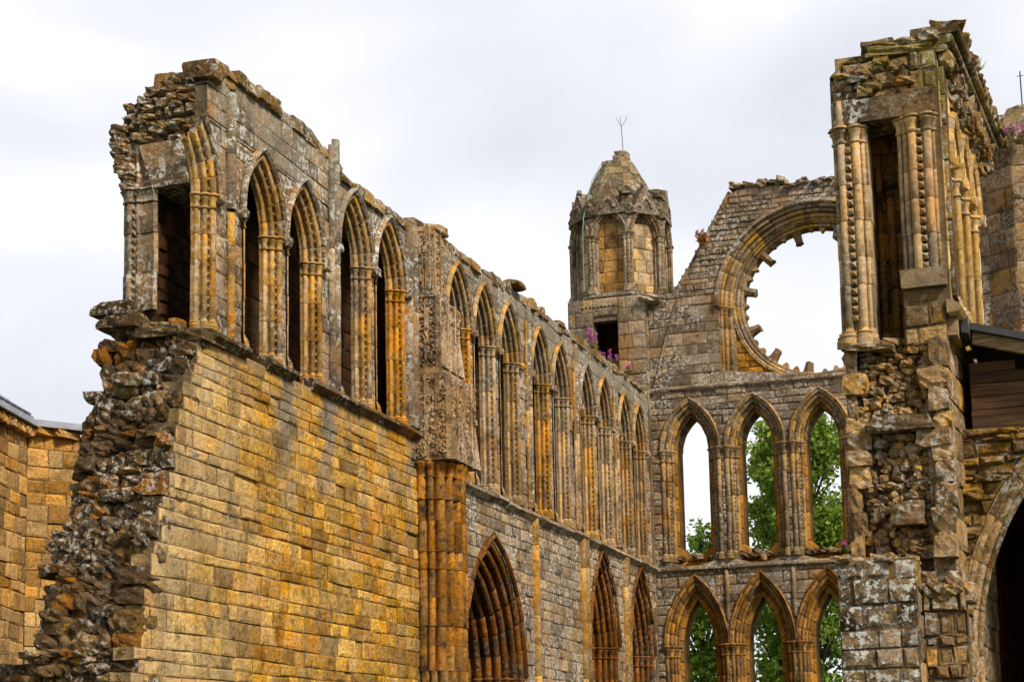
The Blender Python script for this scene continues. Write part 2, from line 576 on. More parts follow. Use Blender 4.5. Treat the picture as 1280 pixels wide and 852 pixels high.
M = {}
M['gold'] = stone('golden_ashlar', [(.54, .34, .095), (.47, .26, .05), (.62, .46, .20), (.28, .16, .04), (.42, .28, .09), (.58, .38, .13),
                                    (.34, .22, .06), (.56, .29, .05), (.46, .36, .19), (.53, .33, .08), (.60, .43, .17)],
                  lichen=.2, dirt=.5, orange=.55, ocol=(.52, .25, .03), streak=.5, scol=(.27, .19, .09), pale=(22.0, 27.5, (.64, .50, .30), .5), wash=((27.15, .4, 5.8, 8.0, .8), (28.95, .4, 6.0, 8.0, .8), (33.0, .25, 5, 8.0, .6), (30.6, .2, 4.5, 7.5, .35)), bump=1.0, hue=.52, jvar=(.58, 1.28), jmix=.75, grain=.55, ztop=(8.2, 9.4, (.24, .21, .16), .45), satk=1.3, dim=1.02)
M['upper'] = stone('weathered_upper_stone', [(.33, .25, .13), (.38, .27, .12), (.27, .21, .12), (.42, .30, .14), (.30, .24, .15), (.36, .21, .06), (.24, .2, .14)],
                   lichen=1.25, dirt=.5, streak=.55, scol=(.2, .185, .155), bump=.8, ltop=(10.5, 12.6, .45), orange=.25, ztop=(11.6, 13.2, (.235, .215, .17), .6), satk=1.0)
M['jamb'] = stone('moulded_jamb_stone', [(.42, .29, .12), (.47, .29, .09), (.34, .26, .14), (.31, .22, .1), (.5, .27, .05), (.39, .30, .17), (.44, .31, .13)],
                  lichen=.3, dirt=.5, streak=.55, scol=(.21, .185, .14), orange=.3, bump=.35, grain=.3, satk=1.3, dim=1.0)
M['gable'] = stone('gable_stone', [(.26, .21, .13), (.30, .24, .14), (.22, .175, .105), (.33, .25, .13), (.28, .19, .08), (.25, .215, .15)],
                   lichen=.6, dirt=.45, orange=.35, ocol=(.42, .22, .06), streak=.35, scol=(.16, .14, .125), bump=.7, moss=.1, satk=.95)
M['gablejamb'] = stone('gable_moulding_stone', [(.31, .235, .12), (.37, .25, .09), (.26, .2, .115), (.4, .24, .06), (.29, .23, .14)],
                       lichen=.3, dirt=.5, orange=.3, ocol=(.45, .2, .03), streak=.4, scol=(.15, .13, .1), bump=.4, grain=.3, satk=1.25, dim=.95)
M['ochre'] = stone('orange_infill_stone', [(.46, .24, .05), (.5, .28, .07), (.4, .2, .04), (.44, .27, .09), (.36, .19, .05)], lichen=.05, dirt=.45, bump=.6, satk=1.15)
M['cluster'] = stone('orange_shaft_stone', [(.33, .17, .045), (.37, .21, .06), (.26, .14, .04), (.32, .22, .09), (.38, .18, .035), (.2, .11, .035)],
                     lichen=.1, dirt=.85, orange=.25, ocol=(.48, .19, .025), streak=.5, scol=(.2, .14, .07), bump=.6, satk=1.2)
M['red'] = stone('red_brown_voussoirs', [(.22, .09, .02), (.29, .125, .03), (.16, .07, .02), (.34, .17, .045), (.25, .13, .045)],
                 lichen=.12, dirt=.8, orange=.3, ocol=(.4, .18, .03), bump=.5, grain=.35, satk=1.2, dim=.7)
M['brown'] = stone('brown_pier_stone', [(.3, .16, .05), (.24, .13, .04), (.36, .22, .08), (.4, .22, .05), (.2, .12, .05)], lichen=.1, dirt=.65, streak=.5, scol=(.12, .08, .04), orange=.25, ocol=(.45, .2, .04), bump=.5, satk=1.2)
M['grey'] = stone('grey_arcade_stone', [(.32, .26, .155), (.36, .28, .15), (.27, .22, .135), (.4, .30, .14), (.3, .25, .17), (.4, .27, .09)],
                  lichen=.7, dirt=.55, streak=.5, scol=(.15, .13, .1), orange=.4, bump=.7, satk=1.0)
M['rubble'] = stone('dark_rubble', [(.13, .09, .05), (.18, .13, .065), (.09, .065, .04), (.23, .165, .075), (.15, .12, .085), (.3, .15, .035), (.11, .085, .055)],
                    lichen=.55, dirt=.8, bump=.9, grain=.5, moss=.15, dim=.75)
M['rubbleS'] = stone('tan_rubble', [(.34, .25, .12), (.28, .2, .1), (.4, .29, .13), (.22, .17, .1), (.44, .27, .07), (.3, .25, .16)],
                     lichen=.5, dirt=.55, bump=.8, grain=.45, moss=.1, satk=1.1)
M['headS'] = stone('olive_head_stone', [(.27, .21, .1), (.22, .17, .09), (.32, .24, .11), (.2, .155, .1), (.3, .18, .08), (.25, .22, .13)], lichen=.55, dirt=.6, bump=.9, moss=.55, grain=.5)
M['spandrel'] = stone('brown_spandrel_rubble', [(.26, .18, .085), (.3, .22, .11), (.21, .15, .08), (.34, .23, .09)], lichen=.35, dirt=.6, bump=.9, moss=.35, grain=.5)
M['dark'] = stone('red_interior_painted_shade', [(.10, .03, .015), (.13, .045, .02), (.07, .025, .015)], lichen=0, dirt=.6, bump=.5)  # red stone darkened in colour to stand in for the aisle's interior shade
M['springer'] = stone('carved_springer_stone', [(.40, .29, .14), (.34, .25, .13), (.44, .3, .11)], lichen=.5, dirt=.6, streak=.3, orange=.2, bump=.5, satk=1.05, dim=.95)
M['ochreT'] = stone('warm_panel_stone', [(.42, .26, .08), (.46, .3, .12), (.36, .25, .12), (.44, .26, .08)], lichen=.1, dirt=.45, bump=.5, satk=1.1)
M['brownShade'] = stone('passage_painted_shade', [(.06, .03, .012), (.085, .042, .016), (.04, .02, .01)], lichen=0, dirt=.8, bump=.8, satk=1.1)  # near-black colour stands in for the shade inside the wall passage
M['jambO'] = stone('rust_stained_jamb', [(.43, .25, .07), (.46, .28, .08), (.36, .24, .1), (.33, .2, .07), (.48, .25, .045)], lichen=.15, dirt=.65, streak=.5, scol=(.2, .15, .09), orange=.6, ocol=(.45, .2, .03), bump=.4, grain=.35, satk=1.4, dim=1.0)
M['top'] = stone('wall_head_rubble', [(.24, .17, .09), (.2, .14, .075), (.3, .2, .09), (.17, .13, .08), (.28, .22, .13)], lichen=.7, dirt=.6, bump=.9, moss=.3, grain=.5)
M['mortar'] = stone('rubble_core_mortar', [(.12, .08, .045), (.14, .095, .05)], lichen=.1, dirt=.5, bump=.8)
M['pale'] = stone('pale_clerestory_stone', [(.56, .44, .22), (.6, .43, .17), (.5, .41, .24), (.55, .36, .1), (.47, .4, .27)],
                  lichen=.2, dirt=.3, orange=.35, ocol=(.55, .27, .05), bump=.4, grain=.3, satk=1.25, dim=1.0)
M['tower'] = stone('tower_shaft_stone', [(.40, .31, .17), (.45, .31, .12), (.34, .28, .17), (.3, .24, .14), (.48, .35, .16)],
                   lichen=.3, dirt=.45, streak=.45, scol=(.2, .17, .12), orange=.3, bump=.4, grain=.3, satk=1.15, dim=1.0)
M['block'] = stone('lichened_grey_block', [(.27, .22, .15), (.22, .185, .13), (.31, .26, .18), (.2, .15, .09), (.33, .25, .13)],
                   lichen=1.1, lcol=(.52, .51, .47), dirt=.9, bump=.9, grain=.5)
M['turret'] = stone('turret_stone', [(.33, .27, .15), (.38, .29, .14), (.28, .235, .15), (.4, .27, .09), (.31, .26, .17)],
                    lichen=.35, dirt=.5, orange=.25, bump=.55, moss=.2, streak=.3, satk=1.0)
M['spire'] = stone('spire_stone', [(.23, .2, .12), (.27, .225, .14), (.2, .18, .12), (.3, .25, .15)], lichen=.45, dirt=.5, moss=.5, bump=.7)
M['setur'] = stone('south_turret_stone', [(.27, .19, .085), (.22, .16, .08), (.31, .19, .05), (.2, .155, .09), (.25, .2, .11)], lichen=.25, dirt=.6, orange=.3, bump=.7, satk=1.0)
M['bldg'] = stone('chapter_house_stone', [(.50, .30, .09), (.44, .31, .13), (.55, .29, .05), (.36, .26, .12), (.48, .35, .16), (.4, .22, .05)],
                  lichen=.1, dirt=.4, orange=.4, ocol=(.52, .27, .08), bump=.9, satk=1.15, dim=1.0)
M['lead'] = plain('lead_roof', (.27, .29, .34), .5, .2, 3, sc=(1, 1, .3))
M['leaddark'] = plain('dark_lead_ridge', (.045, .045, .048), .4, .3, 5)
M['timber'] = plain('dark_timber', (.075, .038, .018), .8, .55, 4, sc=(.6, .6, 9), bump=.5, island=.45)
M['timberpale'] = plain('weathered_timber', (.26, .17, .09), .8, .5, 5, sc=(.7, 1, 6), bump=.5, island=.3)
M['iron'] = plain('iron_rod', (.06, .06, .065), .5, .1, 5)
M['copper'] = plain('verdigris_strip', (.16, .28, .23), .6, .2, 5)
M['bark'] = plain('bark', (.07, .055, .04), .9, .3, 8, sc=(1, 1, .3), bump=.6)
M['leafA'] = leafmat('poplar_leaves', [(.07, .13, .018), (.18, .29, .035), (.27, .40, .05), (.12, .2, .025), (.36, .48, .09)])
M['leafB'] = leafmat('bright_leaves', [(.09, .17, .02), (.2, .33, .04), (.3, .43, .06), (.4, .5, .1)])
M['leafC'] = leafmat('dark_leaves', [(.06, .12, .02), (.11, .2, .03), (.17, .27, .045), (.08, .15, .02)])
M['grassy'] = leafmat('wall_grass', [(.09, .12, .02), (.16, .18, .03), (.24, .2, .04), (.07, .1, .02)])
M['pink'] = leafmat('magenta_petals', [(.40, .06, .32), (.5, .12, .42), (.42, .09, .25), (.55, .22, .45)])
M['rust'] = leafmat('rusty_leaves', [(.4, .16, .03), (.5, .26, .05), (.3, .08, .03), (.45, .3, .06)])
M['ground'] = plain('grass_ground', (.06, .09, .025), .95, .4, 1.2, bump=.4)

# ------------------------------------------------------------------ ground
mb = MB()
n = 24
pts = []; fc = []
for i in range(n + 1):
    for k in range(n + 1):
        a = (i / n - .5) * 2; b = (k / n - .5) * 2
        x = a * abs(a) * 900; y = b * abs(b) * 900 + 40
        pts.append((x, y, 0.0 + 0.04 * math.sin(x * .3) * math.cos(y * .27)))
for i in range(n):
    for k in range(n):
        q = i * (n + 1) + k
        fc.append((q, q + 1, q + n + 2, q + n + 1))
mb.add(pts, fc)
g = mb.build('ground', M['ground'])
g['kind'] = 'structure'


# ------------------------------------------------------------------ moulded windows
LROLL = [(.2, .045, .045), (.115, .14, .045), (.035, .25, .04)]


def window(parent, F, c, base, spring, half, coff, E=.245, depth=.33, rolls=LROLL, mats=('jamb', 'jamb'), hood=(.27, .37), jseg=.5,
           right_only=False, arc_t=1.0, teeth=True, archteeth=False, name='lancet_window', stops=True, nseg=7, cap_h=.26, jit=.004, tooth_at=None, capx=1.0):
    op = dict(kind='lancet', c=c, base=base, spring=spring, half=half, coff=coff)
    P = prof(E, depth, rolls)
    ma = MB()
    sides = (1,) if right_only else (1, -1)
    for sd_ in sides:
        sweep_arch(ma, F, op, P, sd_, 0, arc_t, nseg, jit=jit)
    if archteeth and len(rolls) > 1:
        o1, d1 = (rolls[0][0] + rolls[1][0]) / 2 + .01, (rolls[0][1] + rolls[1][1]) / 2 + .01
        for sd_ in sides:
            Rr = half + coff + o1
            am = math.acos(coff / Rr) * arc_t
            k = int(Rr * am / .15)
            for i in range(k):
                a = am * (i + .5) / k
                tooth(ma, F, c + sd_ * (Rr * math.cos(a) - coff), spring + Rr * math.sin(a), d1, -sd_ * math.cos(a) - .01, -1, .05, .055)
    arch = ma.build(name, M[mats[0]], parent)
    for sd_ in sides:
        mj = MB()
        PP = [(c + sd_ * (half + o), d) for o, d in P]
        sweep_plan(mj, F, PP, base + .2, spring - cap_h + .02, jseg, jit=jit)
        mj.build('jamb_shafts', M[mats[1]], arch)
        if teeth:
            mt = MB()
            o1, d1 = tooth_at or ((rolls[0][0] + rolls[1][0]) / 2 + .012, (rolls[0][1] + rolls[1][1]) / 2 + .012)
            z = base + .33
            while z < spring - cap_h - .05:
                tooth(mt, F, c + sd_ * (half + o1), z, d1, -sd_, -1, .05, .06)
                z += .135
            mt.build('dogtooth', M[mats[1]], arch)
        mc = MB()
        rings(mc, F, lambda ex: [(c + sd_ * (half + o), d) for o, d in prof(E, depth, rolls, ex)], [(zz_, ee_ * capx) for zz_, ee_ in CAPLV(spring, cap_h)])
        mc.build('capital', M[mats[1]], arch)
        mc = MB()
        rings(mc, F, lambda ex: [(c + sd_ * (half + o), d) for o, d in prof(E, depth, rolls, ex)], BASELV(base))
        mc.build('base', M[mats[1]], arch)
    if hood:
        mh = MB()
        a, b = hood
        HP = [(a, .01), (a, -.04), (a + .04, -.085), (b - .03, -.075), (b, -.03), (b, .01)]
        for sd_ in sides:
            sweep_arch(mh, F, op, HP, sd_, 0, min(1, arc_t * 1.05), nseg, jit=jit)
            if stops:
                p = F(c + sd_ * (half + (a + b) / 2), spring - .06, -.05)
                rock(mh, p, (.15, .15, .17), boxy=2.5, jit=.15)
        mh.build('hood_mould', M['upper' if mats[1] == 'jamb' or mats[0] == 'jamb' else mats[0]], arch)
    return arch, op


def opening(c, base, spring, half, coff, grow):
    return dict(kind='lancet', c=c, base=base, spring=spring, half=half + grow, coff=coff)


# ================================================================== NORTH CHOIR WALL
XN = -12.85
FN = frameN(XN)
north = thing('north_choir_wall', 'long ruined golden wall with a row of pointed lancet windows and a broken rubble end',
              'ruined wall', (XN - .8, 39, 0))

topN = lerp_tab([(23.0, 12.6), (24.25, 12.85), (24.5, 13.12), (25, 13.36), (26.3, 13.44), (28, 13.46), (29.0, 13.36), (29.4, 13.22), (30, 13.08), (31.3, 13.06),
                 (33.3, 13.2), (34, 13.45), (35.2, 13.36), (36, 13.42), (37, 13.45), (40, 13.6), (44, 13.66), (48, 13.74), (54.5, 13.85)])
def topj(s): return topN(s) + .05 * math.sin(s * 2.3) + .05 * math.sin(s * 5.1 + 1)

LANC = []   # (c, base, spring, half, coff)
for c in (26.27, 27.95): LANC.append((c, 8.72, 11.05, .50, .72))
for c in (30.25, 32.05): LANC.append((c, 8.72, 11.6, .54, .64))
for c in (34.35, 36.12, 37.9, 39.75, 42.3, 44.15, 46.75, 48.57, 50.95, 52.75): LANC.append((c, 8.2, 11.75, .52, .68))

# lower ashlar of the nearer half
endN = lerp_tab([(0, 21.1), (3.8, 22.35), (5.65, 22.95), (6.7, 23.3), (7.75, 23.68), (8.7, 24.25)])
mb = MB()
block_wall(mb, FN, 20, 33.55, 0.2, 8.62, ch=(.15, .30), cw=(.28, .9), left=lambda z: endN(z) + U(-.12, .1), depth=.35, rough=.015, wob=.013, e=.012, pillow=.005)
mb.build('ashlar_masonry', M['gold'], north, smooth=False)

# clerestory inner skin with its window openings
mb = MB()
ops = [opening(*L_, .235) for L_ in LANC]
ops.append(dict(kind='lancet', c=23.82, base=8.7, spring=11.05, half=.45 + .235, coff=.70))
def topw(z): return 24.3
block_wall(mb, FN, 24.3, 33.5, 8.75, 13.95, [o for o in ops if o['c'] < 33.4], ch=(.30, .42), cw=(.4, .8), top=topj, depth=.33, d=.03,
           breaks=(), rough=.01, pillow=.005, e=.008)
block_wall(mb, FN, 33.5, 54.42, 8.2, 14.2, [o for o in ops if o['c'] > 33.4], ch=(.28, .4), cw=(.4, .8), top=topj, depth=.33, d=.03, rough=.01, pillow=.005, e=.008)
mb.build('clerestory_masonry', M['upper'], north, smooth=False)

# core: passage back wall, head of the wall, solid lower wall
mb = MB()
box(mb, FN, 24.35, 36.2, 0, 8.55, .6, 1.6); box(mb, FN, 40.6, 46.4, 0, 8.0, .6, 1.6); box(mb, FN, 49.5, 50.9, 0, 8.0, .6, 1.6); box(mb, FN, 53.9, 54.4, 0, 8.0, .6, 1.6); box(mb, FN, 36.2, 54.4, 8.02, 8.15, .1, 1.6)
box(mb, FN, 24.35, 33.5, 0, 8.6, .2, .62)
mb.build('wall_core', M['mortar'], north)
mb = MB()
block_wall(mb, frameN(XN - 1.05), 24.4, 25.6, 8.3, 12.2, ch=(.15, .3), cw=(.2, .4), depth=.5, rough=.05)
block_wall(mb, frameN(XN - 1.05), 25.6, 54.4, 8.3, 12.95, ch=(.28, .4), cw=(.4, .8), depth=.5)  # built solid, its window openings left out to keep the passage dark
mb.build('passage_outer_skin', M['brownShade'], north, smooth=False)
mb = MB()
s = 25.0
while s < 54.3:
    L_ = U(.6, 1.0); e_ = min(54.4, s + L_)
    zt = min(topN(s), topN(e_)) - .12
    box(mb, FN, s, e_, 12.62 if s < 33 else 12.8, zt, .3, 1.5, .01)
    s = e_
mb.build('passage_roof', M['upper'], north)
# ragged stones of the wall head
mb = MB()
s = 24.9
while s < 54.2:
    L_ = U(.25, .7)
    for dd in (.2, .62, 1.1):
        if R_.random() < .85:
            rock(mb, FN(s + L_ / 2, topN(s + L_ / 2) - .1 + U(-.03, .04), dd + U(-.03, .05)), (.46, L_ * 1.05, U(.16, .3)), boxy=7, jit=.05, tilt=.03)
    s += L_
rock(mb, FN(40.3, 13.68, .0), (.4, .75, .13), boxy=7, jit=.04, tilt=.03)
rock(mb, FN(44.4, 13.68, .15), (.4, .5, .14), boxy=7, jit=.05, tilt=.05)
rock(mb, FN(34.5, 13.36, .0), (.5, .7, .2), boxy=7, jit=.05, tilt=.05)
rock(mb, FN(24.45, 13.1, .15), (.6, .45, .3), boxy=7, jit=.05, tilt=.04)
mb.build('wall_head', M['top'], north)

# sill string courses
def sill(s0, s1, z, mat='rubble'):
    m_ = MB()
    s = s0
    while s < s1:
        e_ = min(s1, s + U(.5, 1.1))
        P = [(.1, z - .16), (-.03, z - .15), (-.1, z - .08), (-.16, z - .05), (-.16, z + .0), (-.05, z + .08), (.15, z + .1)]
        j1, j2 = U(-.012, .012), U(-.012, .012)
        ring = [F_ for F_ in [FN(s + .004, a[1] + j1, a[0] + j2) for a in P] + [FN(e_ - .004, a[1] + j1, a[0] + j2) for a in P]]
        k = len(P)
        m_.add(ring, [(i, i + 1, k + i + 1, k + i) for i in range(k - 1)] + [tuple(range(k)), tuple(range(k, 2 * k))])
        s = e_
    return m_.build('sill_course', M[mat], north)
for a, b in ((24.3, 25.55), (26.35, 27.35), (28.15, 33.4)): sill(a, b, 8.7)
sill(35.0, 36.3, 8.12); sill(38.2, 39.1, 8.12, 'block'); sill(44.6, 46.1, 8.12, 'grey'); sill(36.3, 38.2, 8.09, 'grey'); sill(39.1, 44.6, 8.08, 'grey'); sill(46.1, 54.2, 8.1, 'grey')

for i, L_ in enumerate(LANC):
    far = i >= 4
    mj_ = ['jamb', 'jamb', 'jamb', 'jambO', 'tower', 'jambO', 'tower', 'gablejamb', 'jambO', 'tower', 'jamb', 'tower', 'gablejamb', 'gablejamb'][i]
    window(north, FN, *L_, jseg=.55 if not far else .7, nseg=5, archteeth=not far, stops=True, mats=('jamb' if not far else 'gablejamb', mj_))
# broken lancet at the end: right jamb and the springing of its arch
window(north, FN, 23.85, 8.72, 11.05, .45, .70, right_only=True, arc_t=.84, archteeth=True, name='broken_lancet', nseg=4)

# wall shafts between the bays
def shaft(s, z0, z1, r, d=0.0, mat='upper', seg=.5, jit=.004):
    m_ = MB()
    P = [(s + r * math.cos(math.radians(a)), d - r * math.sin(math.radians(a))) for a in range(-20, 201, 22)]
    sweep_plan(m_, FN, P, z0, z1, seg, jit)
    return m_.build('wall_shaft', M[mat], north)
shaft(25.05, 10.95, 12.95, .1); shaft(25.05, 8.75, 10.9, .075, mat='jamb')
shaft(29.12, 8.8, 13.45, .07, mat='upper'); shaft(29.32, 8.8, 13.62, .09, mat='upper')
shaft(33.05, 8.8, 13.0, .1, mat='grey'); shaft(33.32, 8.8, 13.1, .12, mat='upper')
for s in (41.3, 45.6, 49.9): shaft(s, 8.25, 13.4, .09); shaft(s - .18, 8.25, 13.0, .05, mat='jamb')
for s, m_ in ((41.45, 'gold'), (45.75, 'jamb'), (46.1, 'gablejamb'), (50.35, 'jamb'), (50.6, 'gablejamb')):
    shaft(s, .2, 8.05, .13, mat=m_, seg=.8, jit=.01)

# arcade arches below the farther half
AROLL = [(.84, .09, .075), (.68, .19, .075), (.52, .36, .085), (.36, .5, .085), (.3, .72, .085), (.22, .95, .085), (.14, 1.2, .085), (.05, 1.5, .085)]
ARC2 = [(.68, .08, .065), (.55, .17, .065), (.42, .32, .07), (.29, .45, .07), (.17, .65, .07), (.06, .9, .07)]
ARCS = [(38.25, .2, 4.0, 1.25, 1.16, .92, 1.8, AROLL), (47.95, .2, 5.3, .75, 1.47, .74, 1.05, ARC2), (52.35, .2, 5.3, .72, 1.5, .74, 1.05, ARC2)]
aops = []
for (c, b, sp, h, cf, E, dp, rl) in ARCS:
    op = opening(c, b, sp, h, cf, 0)
    a_, _ = window(north, FN, c, b, sp, h, cf, E=E, depth=dp, rolls=rl, mats=('red', 'red'), hood=(E + .0, E + .14), teeth=False, name='arcade_arch',
                   stops=False, nseg=6, jseg=.6, jit=.02, cap_h=.35)
    aops.append(opening(c, b, sp, h, cf, E - .02))
mb = MB()
block_wall(mb, FN, 34.6, 54.42, .2, 8.05, aops, ch=(.22, .36), cw=(.32, .75), depth=.3, rough=.016, wob=.012, e=.01, pillow=.008)
mb.build('arcade_masonry', M['grey'], north, smooth=False)
mb = MB()
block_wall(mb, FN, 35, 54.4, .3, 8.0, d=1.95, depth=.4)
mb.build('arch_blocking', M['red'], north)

# clustered vaulting respond with its carved springer
RS = thing_loc = None
mb = MB()
path = []
S0, S1, PR = 33.42, 34.9, .66
def cl_plan(ex=0.0):
    P = [(S0 - .02, .1)]
    cs = [(S0 + .06, -.07), (S0 + .09, -.25), (S0 + .19, -.43), (S0 + .36, -.57), (S0 + .6, -.64), (S0 + .84, -.64), (S0 + 1.07, -.58), (S0 + 1.27, -.44), (S0 + 1.38, -.24)]
    for i, (a, b) in enumerate(cs):
        pa = cs[max(0, i - 1)]; pb = cs[min(len(cs) - 1, i + 1)]
        tx, ty = pb[0] - pa[0], pb[1] - pa[1]
        L_ = math.hypot(tx, ty); tx /= L_; ty /= L_
        nx, ny = ty, -tx
        if nx * (a - (S0 + .65)) + ny * (b - .2) < 0: nx, ny = -nx, -ny
        r = (.1 if i % 2 == 0 else .075) + ex
        P.append((a - tx * .12 - nx * .06, b - ty * .12 - ny * .06)) if ex == 0 else None
        for k in range(7):
            an = math.pi * (1 - k / 6)
            P.append((a + tx * r * math.cos(an) * .95 + nx * r * math.sin(an), b + ty * r * math.cos(an) * .95 + ny * r * math.sin(an)))
    P.append((S1 + .04, .1))
    return P
sweep_plan(mb, FN, cl_plan(), .2, 7.86, .5, jit=.02)
resp = mb.build('vaulting_shaft_cluster', M['cluster'], north)
mb = MB(); rings(mb, FN, cl_plan, [(7.8, 0), (7.82, .02), (7.85, .005), (7.96, .02), (8.03, .07), (8.1, .08), (8.14, .04)])
mb.build('capital', M['cluster'], resp)
mb = MB()
def carved(s0, s1, z0, z1, pr, cols, gab):
    box(mb, FN, s0, s1, z0, z1, -pr, .2, .015)
    def panel(pos, n, span):
        for k in range(n):
            a = (k + .5) / n
            for _ in range(int((z1 - z0) * span / n * 170)):
                x, y = pos((a + U(-.42, .42) / n) * span); z = U(z0 + .04, z1 - .04); q_ = U(.035, .075)
                rock(mb, FN(x, z, y + .02), (q_, q_ * U(.7, 1.6), q_ * U(.7, 1.8)), boxy=3, jit=.3, tilt=.9, lo=True)
            # plain raised ribs between the foliage strips
            for q in (a - .5 / n,):
                x, y = pos(q * span)
                box(mb, FN, x - .025, x + .025, z0, z1, y - .05, y + .05, .004)
            if gab:
                hw_ = span / n * .42
                x0, y0 = pos(a * span - hw_); x1, y1 = pos(a * span + hw_); xm, ym = pos(a * span)
                nx_, ny_ = (y1 - y0), -(x1 - x0)
                L_ = math.hypot(nx_, ny_); nx_ *= .1 / L_; ny_ *= .1 / L_
                p = [FN(x0, z0, y0), FN(x1, z0, y1), FN(xm, z0 + .95, ym), FN(x0 + nx_, z0, y0 + ny_), FN(x1 + nx_, z0, y1 + ny_), FN(xm + nx_ * .5, z0 + .9, ym + ny_ * .5)]
                mb.add(p, [(0, 3, 5, 2), (3, 4, 5), (4, 1, 2, 5), (0, 1, 4, 3)])
    panel(lambda t: (s0 + t, -pr - .01), cols, s1 - s0)
    panel(lambda t: (s0 - .01, -pr + t), max(2, cols - 1), pr)
carved(33.4, 35.1, 8.14, 9.95, .72, 4, True)
carved(33.45, 34.8, 10.1, 11.6, .5, 3, True)
for (za, zb, pa, pb, sa, sb) in ((9.95, 10.12, .72, .5, 35.1, 34.8), (11.6, 11.75, .5, .26, 34.8, 34.5)):
    Pq = [FN(33.4, za, -pa), FN(sa, za, -pa), FN(sa, za, .1), FN(33.4, za, .1), FN(33.42, zb, -pb), FN(sb, zb, -pb), FN(sb, zb, .1), FN(33.42, zb, .1)]
    mb.add(Pq, [(0, 1, 5, 4), (1, 2, 6, 5), (3, 0, 4, 7), (4, 5, 6, 7), (0, 3, 2, 1)])
carved(33.5, 34.5, 11.75, 13.15, .26, 3, False)
mb.build('vault_springer', M['springer'], north)

# broken west end of the wall: rubble face raking outwards as it goes down
xl = lerp_tab([(2.0, -14.75), (4.1, -14.62), (5.0, -14.62), (6.0, -14.5), (6.9, -14.45), (7.7, -14.45), (8.6, -14.5), (9.3, -14.5)])
mb = MB(); core = MB()
z = 1.6
while z < 9.15:
    h = R_.choice((U(.1, .15), U(.13, .2), U(.18, .28)))
    x = xl(z) + U(-.18, .2)
    rag = U(-.12, .12)
    while x < XN - .2:
        wd = U(.14, .42)
        wd = min(wd, XN - .1 - x + .08)
        if z < 8.7 or x < -13.3 and z < 8.9 or x < -14.1:
            y = endN(z) + U(-.04, .09) + rag * .3 - (U(.08, .22) if R_.random() < .1 else 0)
            dep = U(.5, .9)
            rock(mb, (x + wd / 2, y + dep / 2 - .1, z + h / 2), (wd * 1.1, dep, h * 1.16), boxy=4.6, jit=.075, tilt=.06)
        x += wd * U(.96, 1.06)
    # ragged left flank
    for q in range(3):
        rock(mb, (xl(z) + U(.05, .25), endN(z) + .45 + q * .5, z + h / 2), (U(.35, .6), U(.45, .7), h * 1.25), boxy=6, jit=.09, tilt=.06)
    z += h * .94
# toothing stones on the edge of the ashlar
z = 2.2
while z < 8.4:
    if R_.random() < .7:
        rock(mb, (XN - .24, endN(z) - U(-.15, .05), z), (.42, U(.45, .7), U(.2, .3)), boxy=8, jit=.05, tilt=.03)
    z += U(.3, .75)
for (x, zz_, sx, sz) in ((-14.4, 9.2, .75, .22), (-14.3, 8.98, .7, .25), (-13.6, 8.75, .8, .18), (-13.0, 8.62, .45, .2)):
    rock(mb, (x, 24.4, zz_), (sx, 1.0, sz), boxy=8, jit=.04, tilt=.05)
mb.build('broken_rubble_end', M['rubble'], north, smooth=False)
zl = [0, 2, 4, 6, 8, 8.6]
pts = []
for z in zl:
    pts += [(xl(z) + .1, endN(z) + .0, z), (XN - .05, endN(z) + .02, z), (XN - .08, 25.6, z), (xl(z) + .2, 27.5, z)]
fc = [(0, 1, 2, 3), tuple(4 * (len(zl) - 1) + i for i in range(4))]
for k in range(len(zl) - 1):
    for i in range(4):
        i2 = (i + 1) % 4
        fc.append((4 * k + i, 4 * k + i2, 4 * k + 4 + i2, 4 * k + 4 + i))
core.add(pts, fc)
core.build('rubble_core', M['mortar'], north)

# end section of the clerestory passage
FE_ = frameE(24.3)
mb = MB()
OR = [(-13.86, .0), (-13.9, -.02)]
def outer_plan(ex=0.0):
    P = [(-14.42, .5), (-14.42, .12)]
    for (x, d, r) in ((-14.37, .05, .05), (-14.27, -.02, .055), (-14.14, .0, .035)):
        for k in range(7):
            a = math.pi * (1 - k / 6)
            P.append((x + (r + ex) * math.cos(a), d - (r + ex) * math.sin(a)))
    P += [(-14.06, .02 - ex), (-13.84, -.02 - ex), (-13.8, .03), (-13.82, .09), (-13.95, .16)]
    return P
sweep_plan(mb, FE_, outer_plan(), 9.2, 10.98, .52, jit=.012)
oj = mb.build('outer_jamb', M['upper'], north)
mb = MB()
rings(mb, FE_, lambda ex: outer_plan(ex), CAPLV(11.25, .25))
sweep_plan(mb, FE_, outer_plan(-.0), 11.25, 12.0, .4, jit=.012)
mb.build('capital', M['upper'], oj)
mb = MB()
for k in range(12):
    tooth(mb, FE_, -14.19, 9.45 + k * .13, -.03, .2, -1, .045, .05)
mb.build('dogtooth', M['upper'], oj)
# passage lintel and the rough stones over it
mb = MB()
P = [FE_(-13.86, 11.2, -.05), FE_(-13.2, 11.22, -.05), FE_(-13.2, 11.55, -.07), FE_(-13.95, 11.52, -.07), FE_(-13.2, 11.95, -.1), FE_(-14.08, 11.93, -.1)]
B_ = [(a[0], a[1] + 1.1, a[2]) for a in P]
mb.add(P[:4] + B_[:4], [(0, 1, 2, 3), (4, 7, 6, 5), (0, 4, 5, 1), (1, 5, 6, 2), (3, 2, 6, 7), (0, 3, 7, 4)])
q = [P[3], P[2], P[4], P[5], B_[3], B_[2], B_[4], B_[5]]
q = [(a[0], a[1], a[2] + .004) for a in q]
mb.add(q, [(0, 1, 2, 3), (4, 7, 6, 5), (0, 4, 5, 1), (1, 5, 6, 2), (3, 2, 6, 7), (0, 3, 7, 4)])
mb.build('passage_lintel', M['upper'], north)
mb = MB()
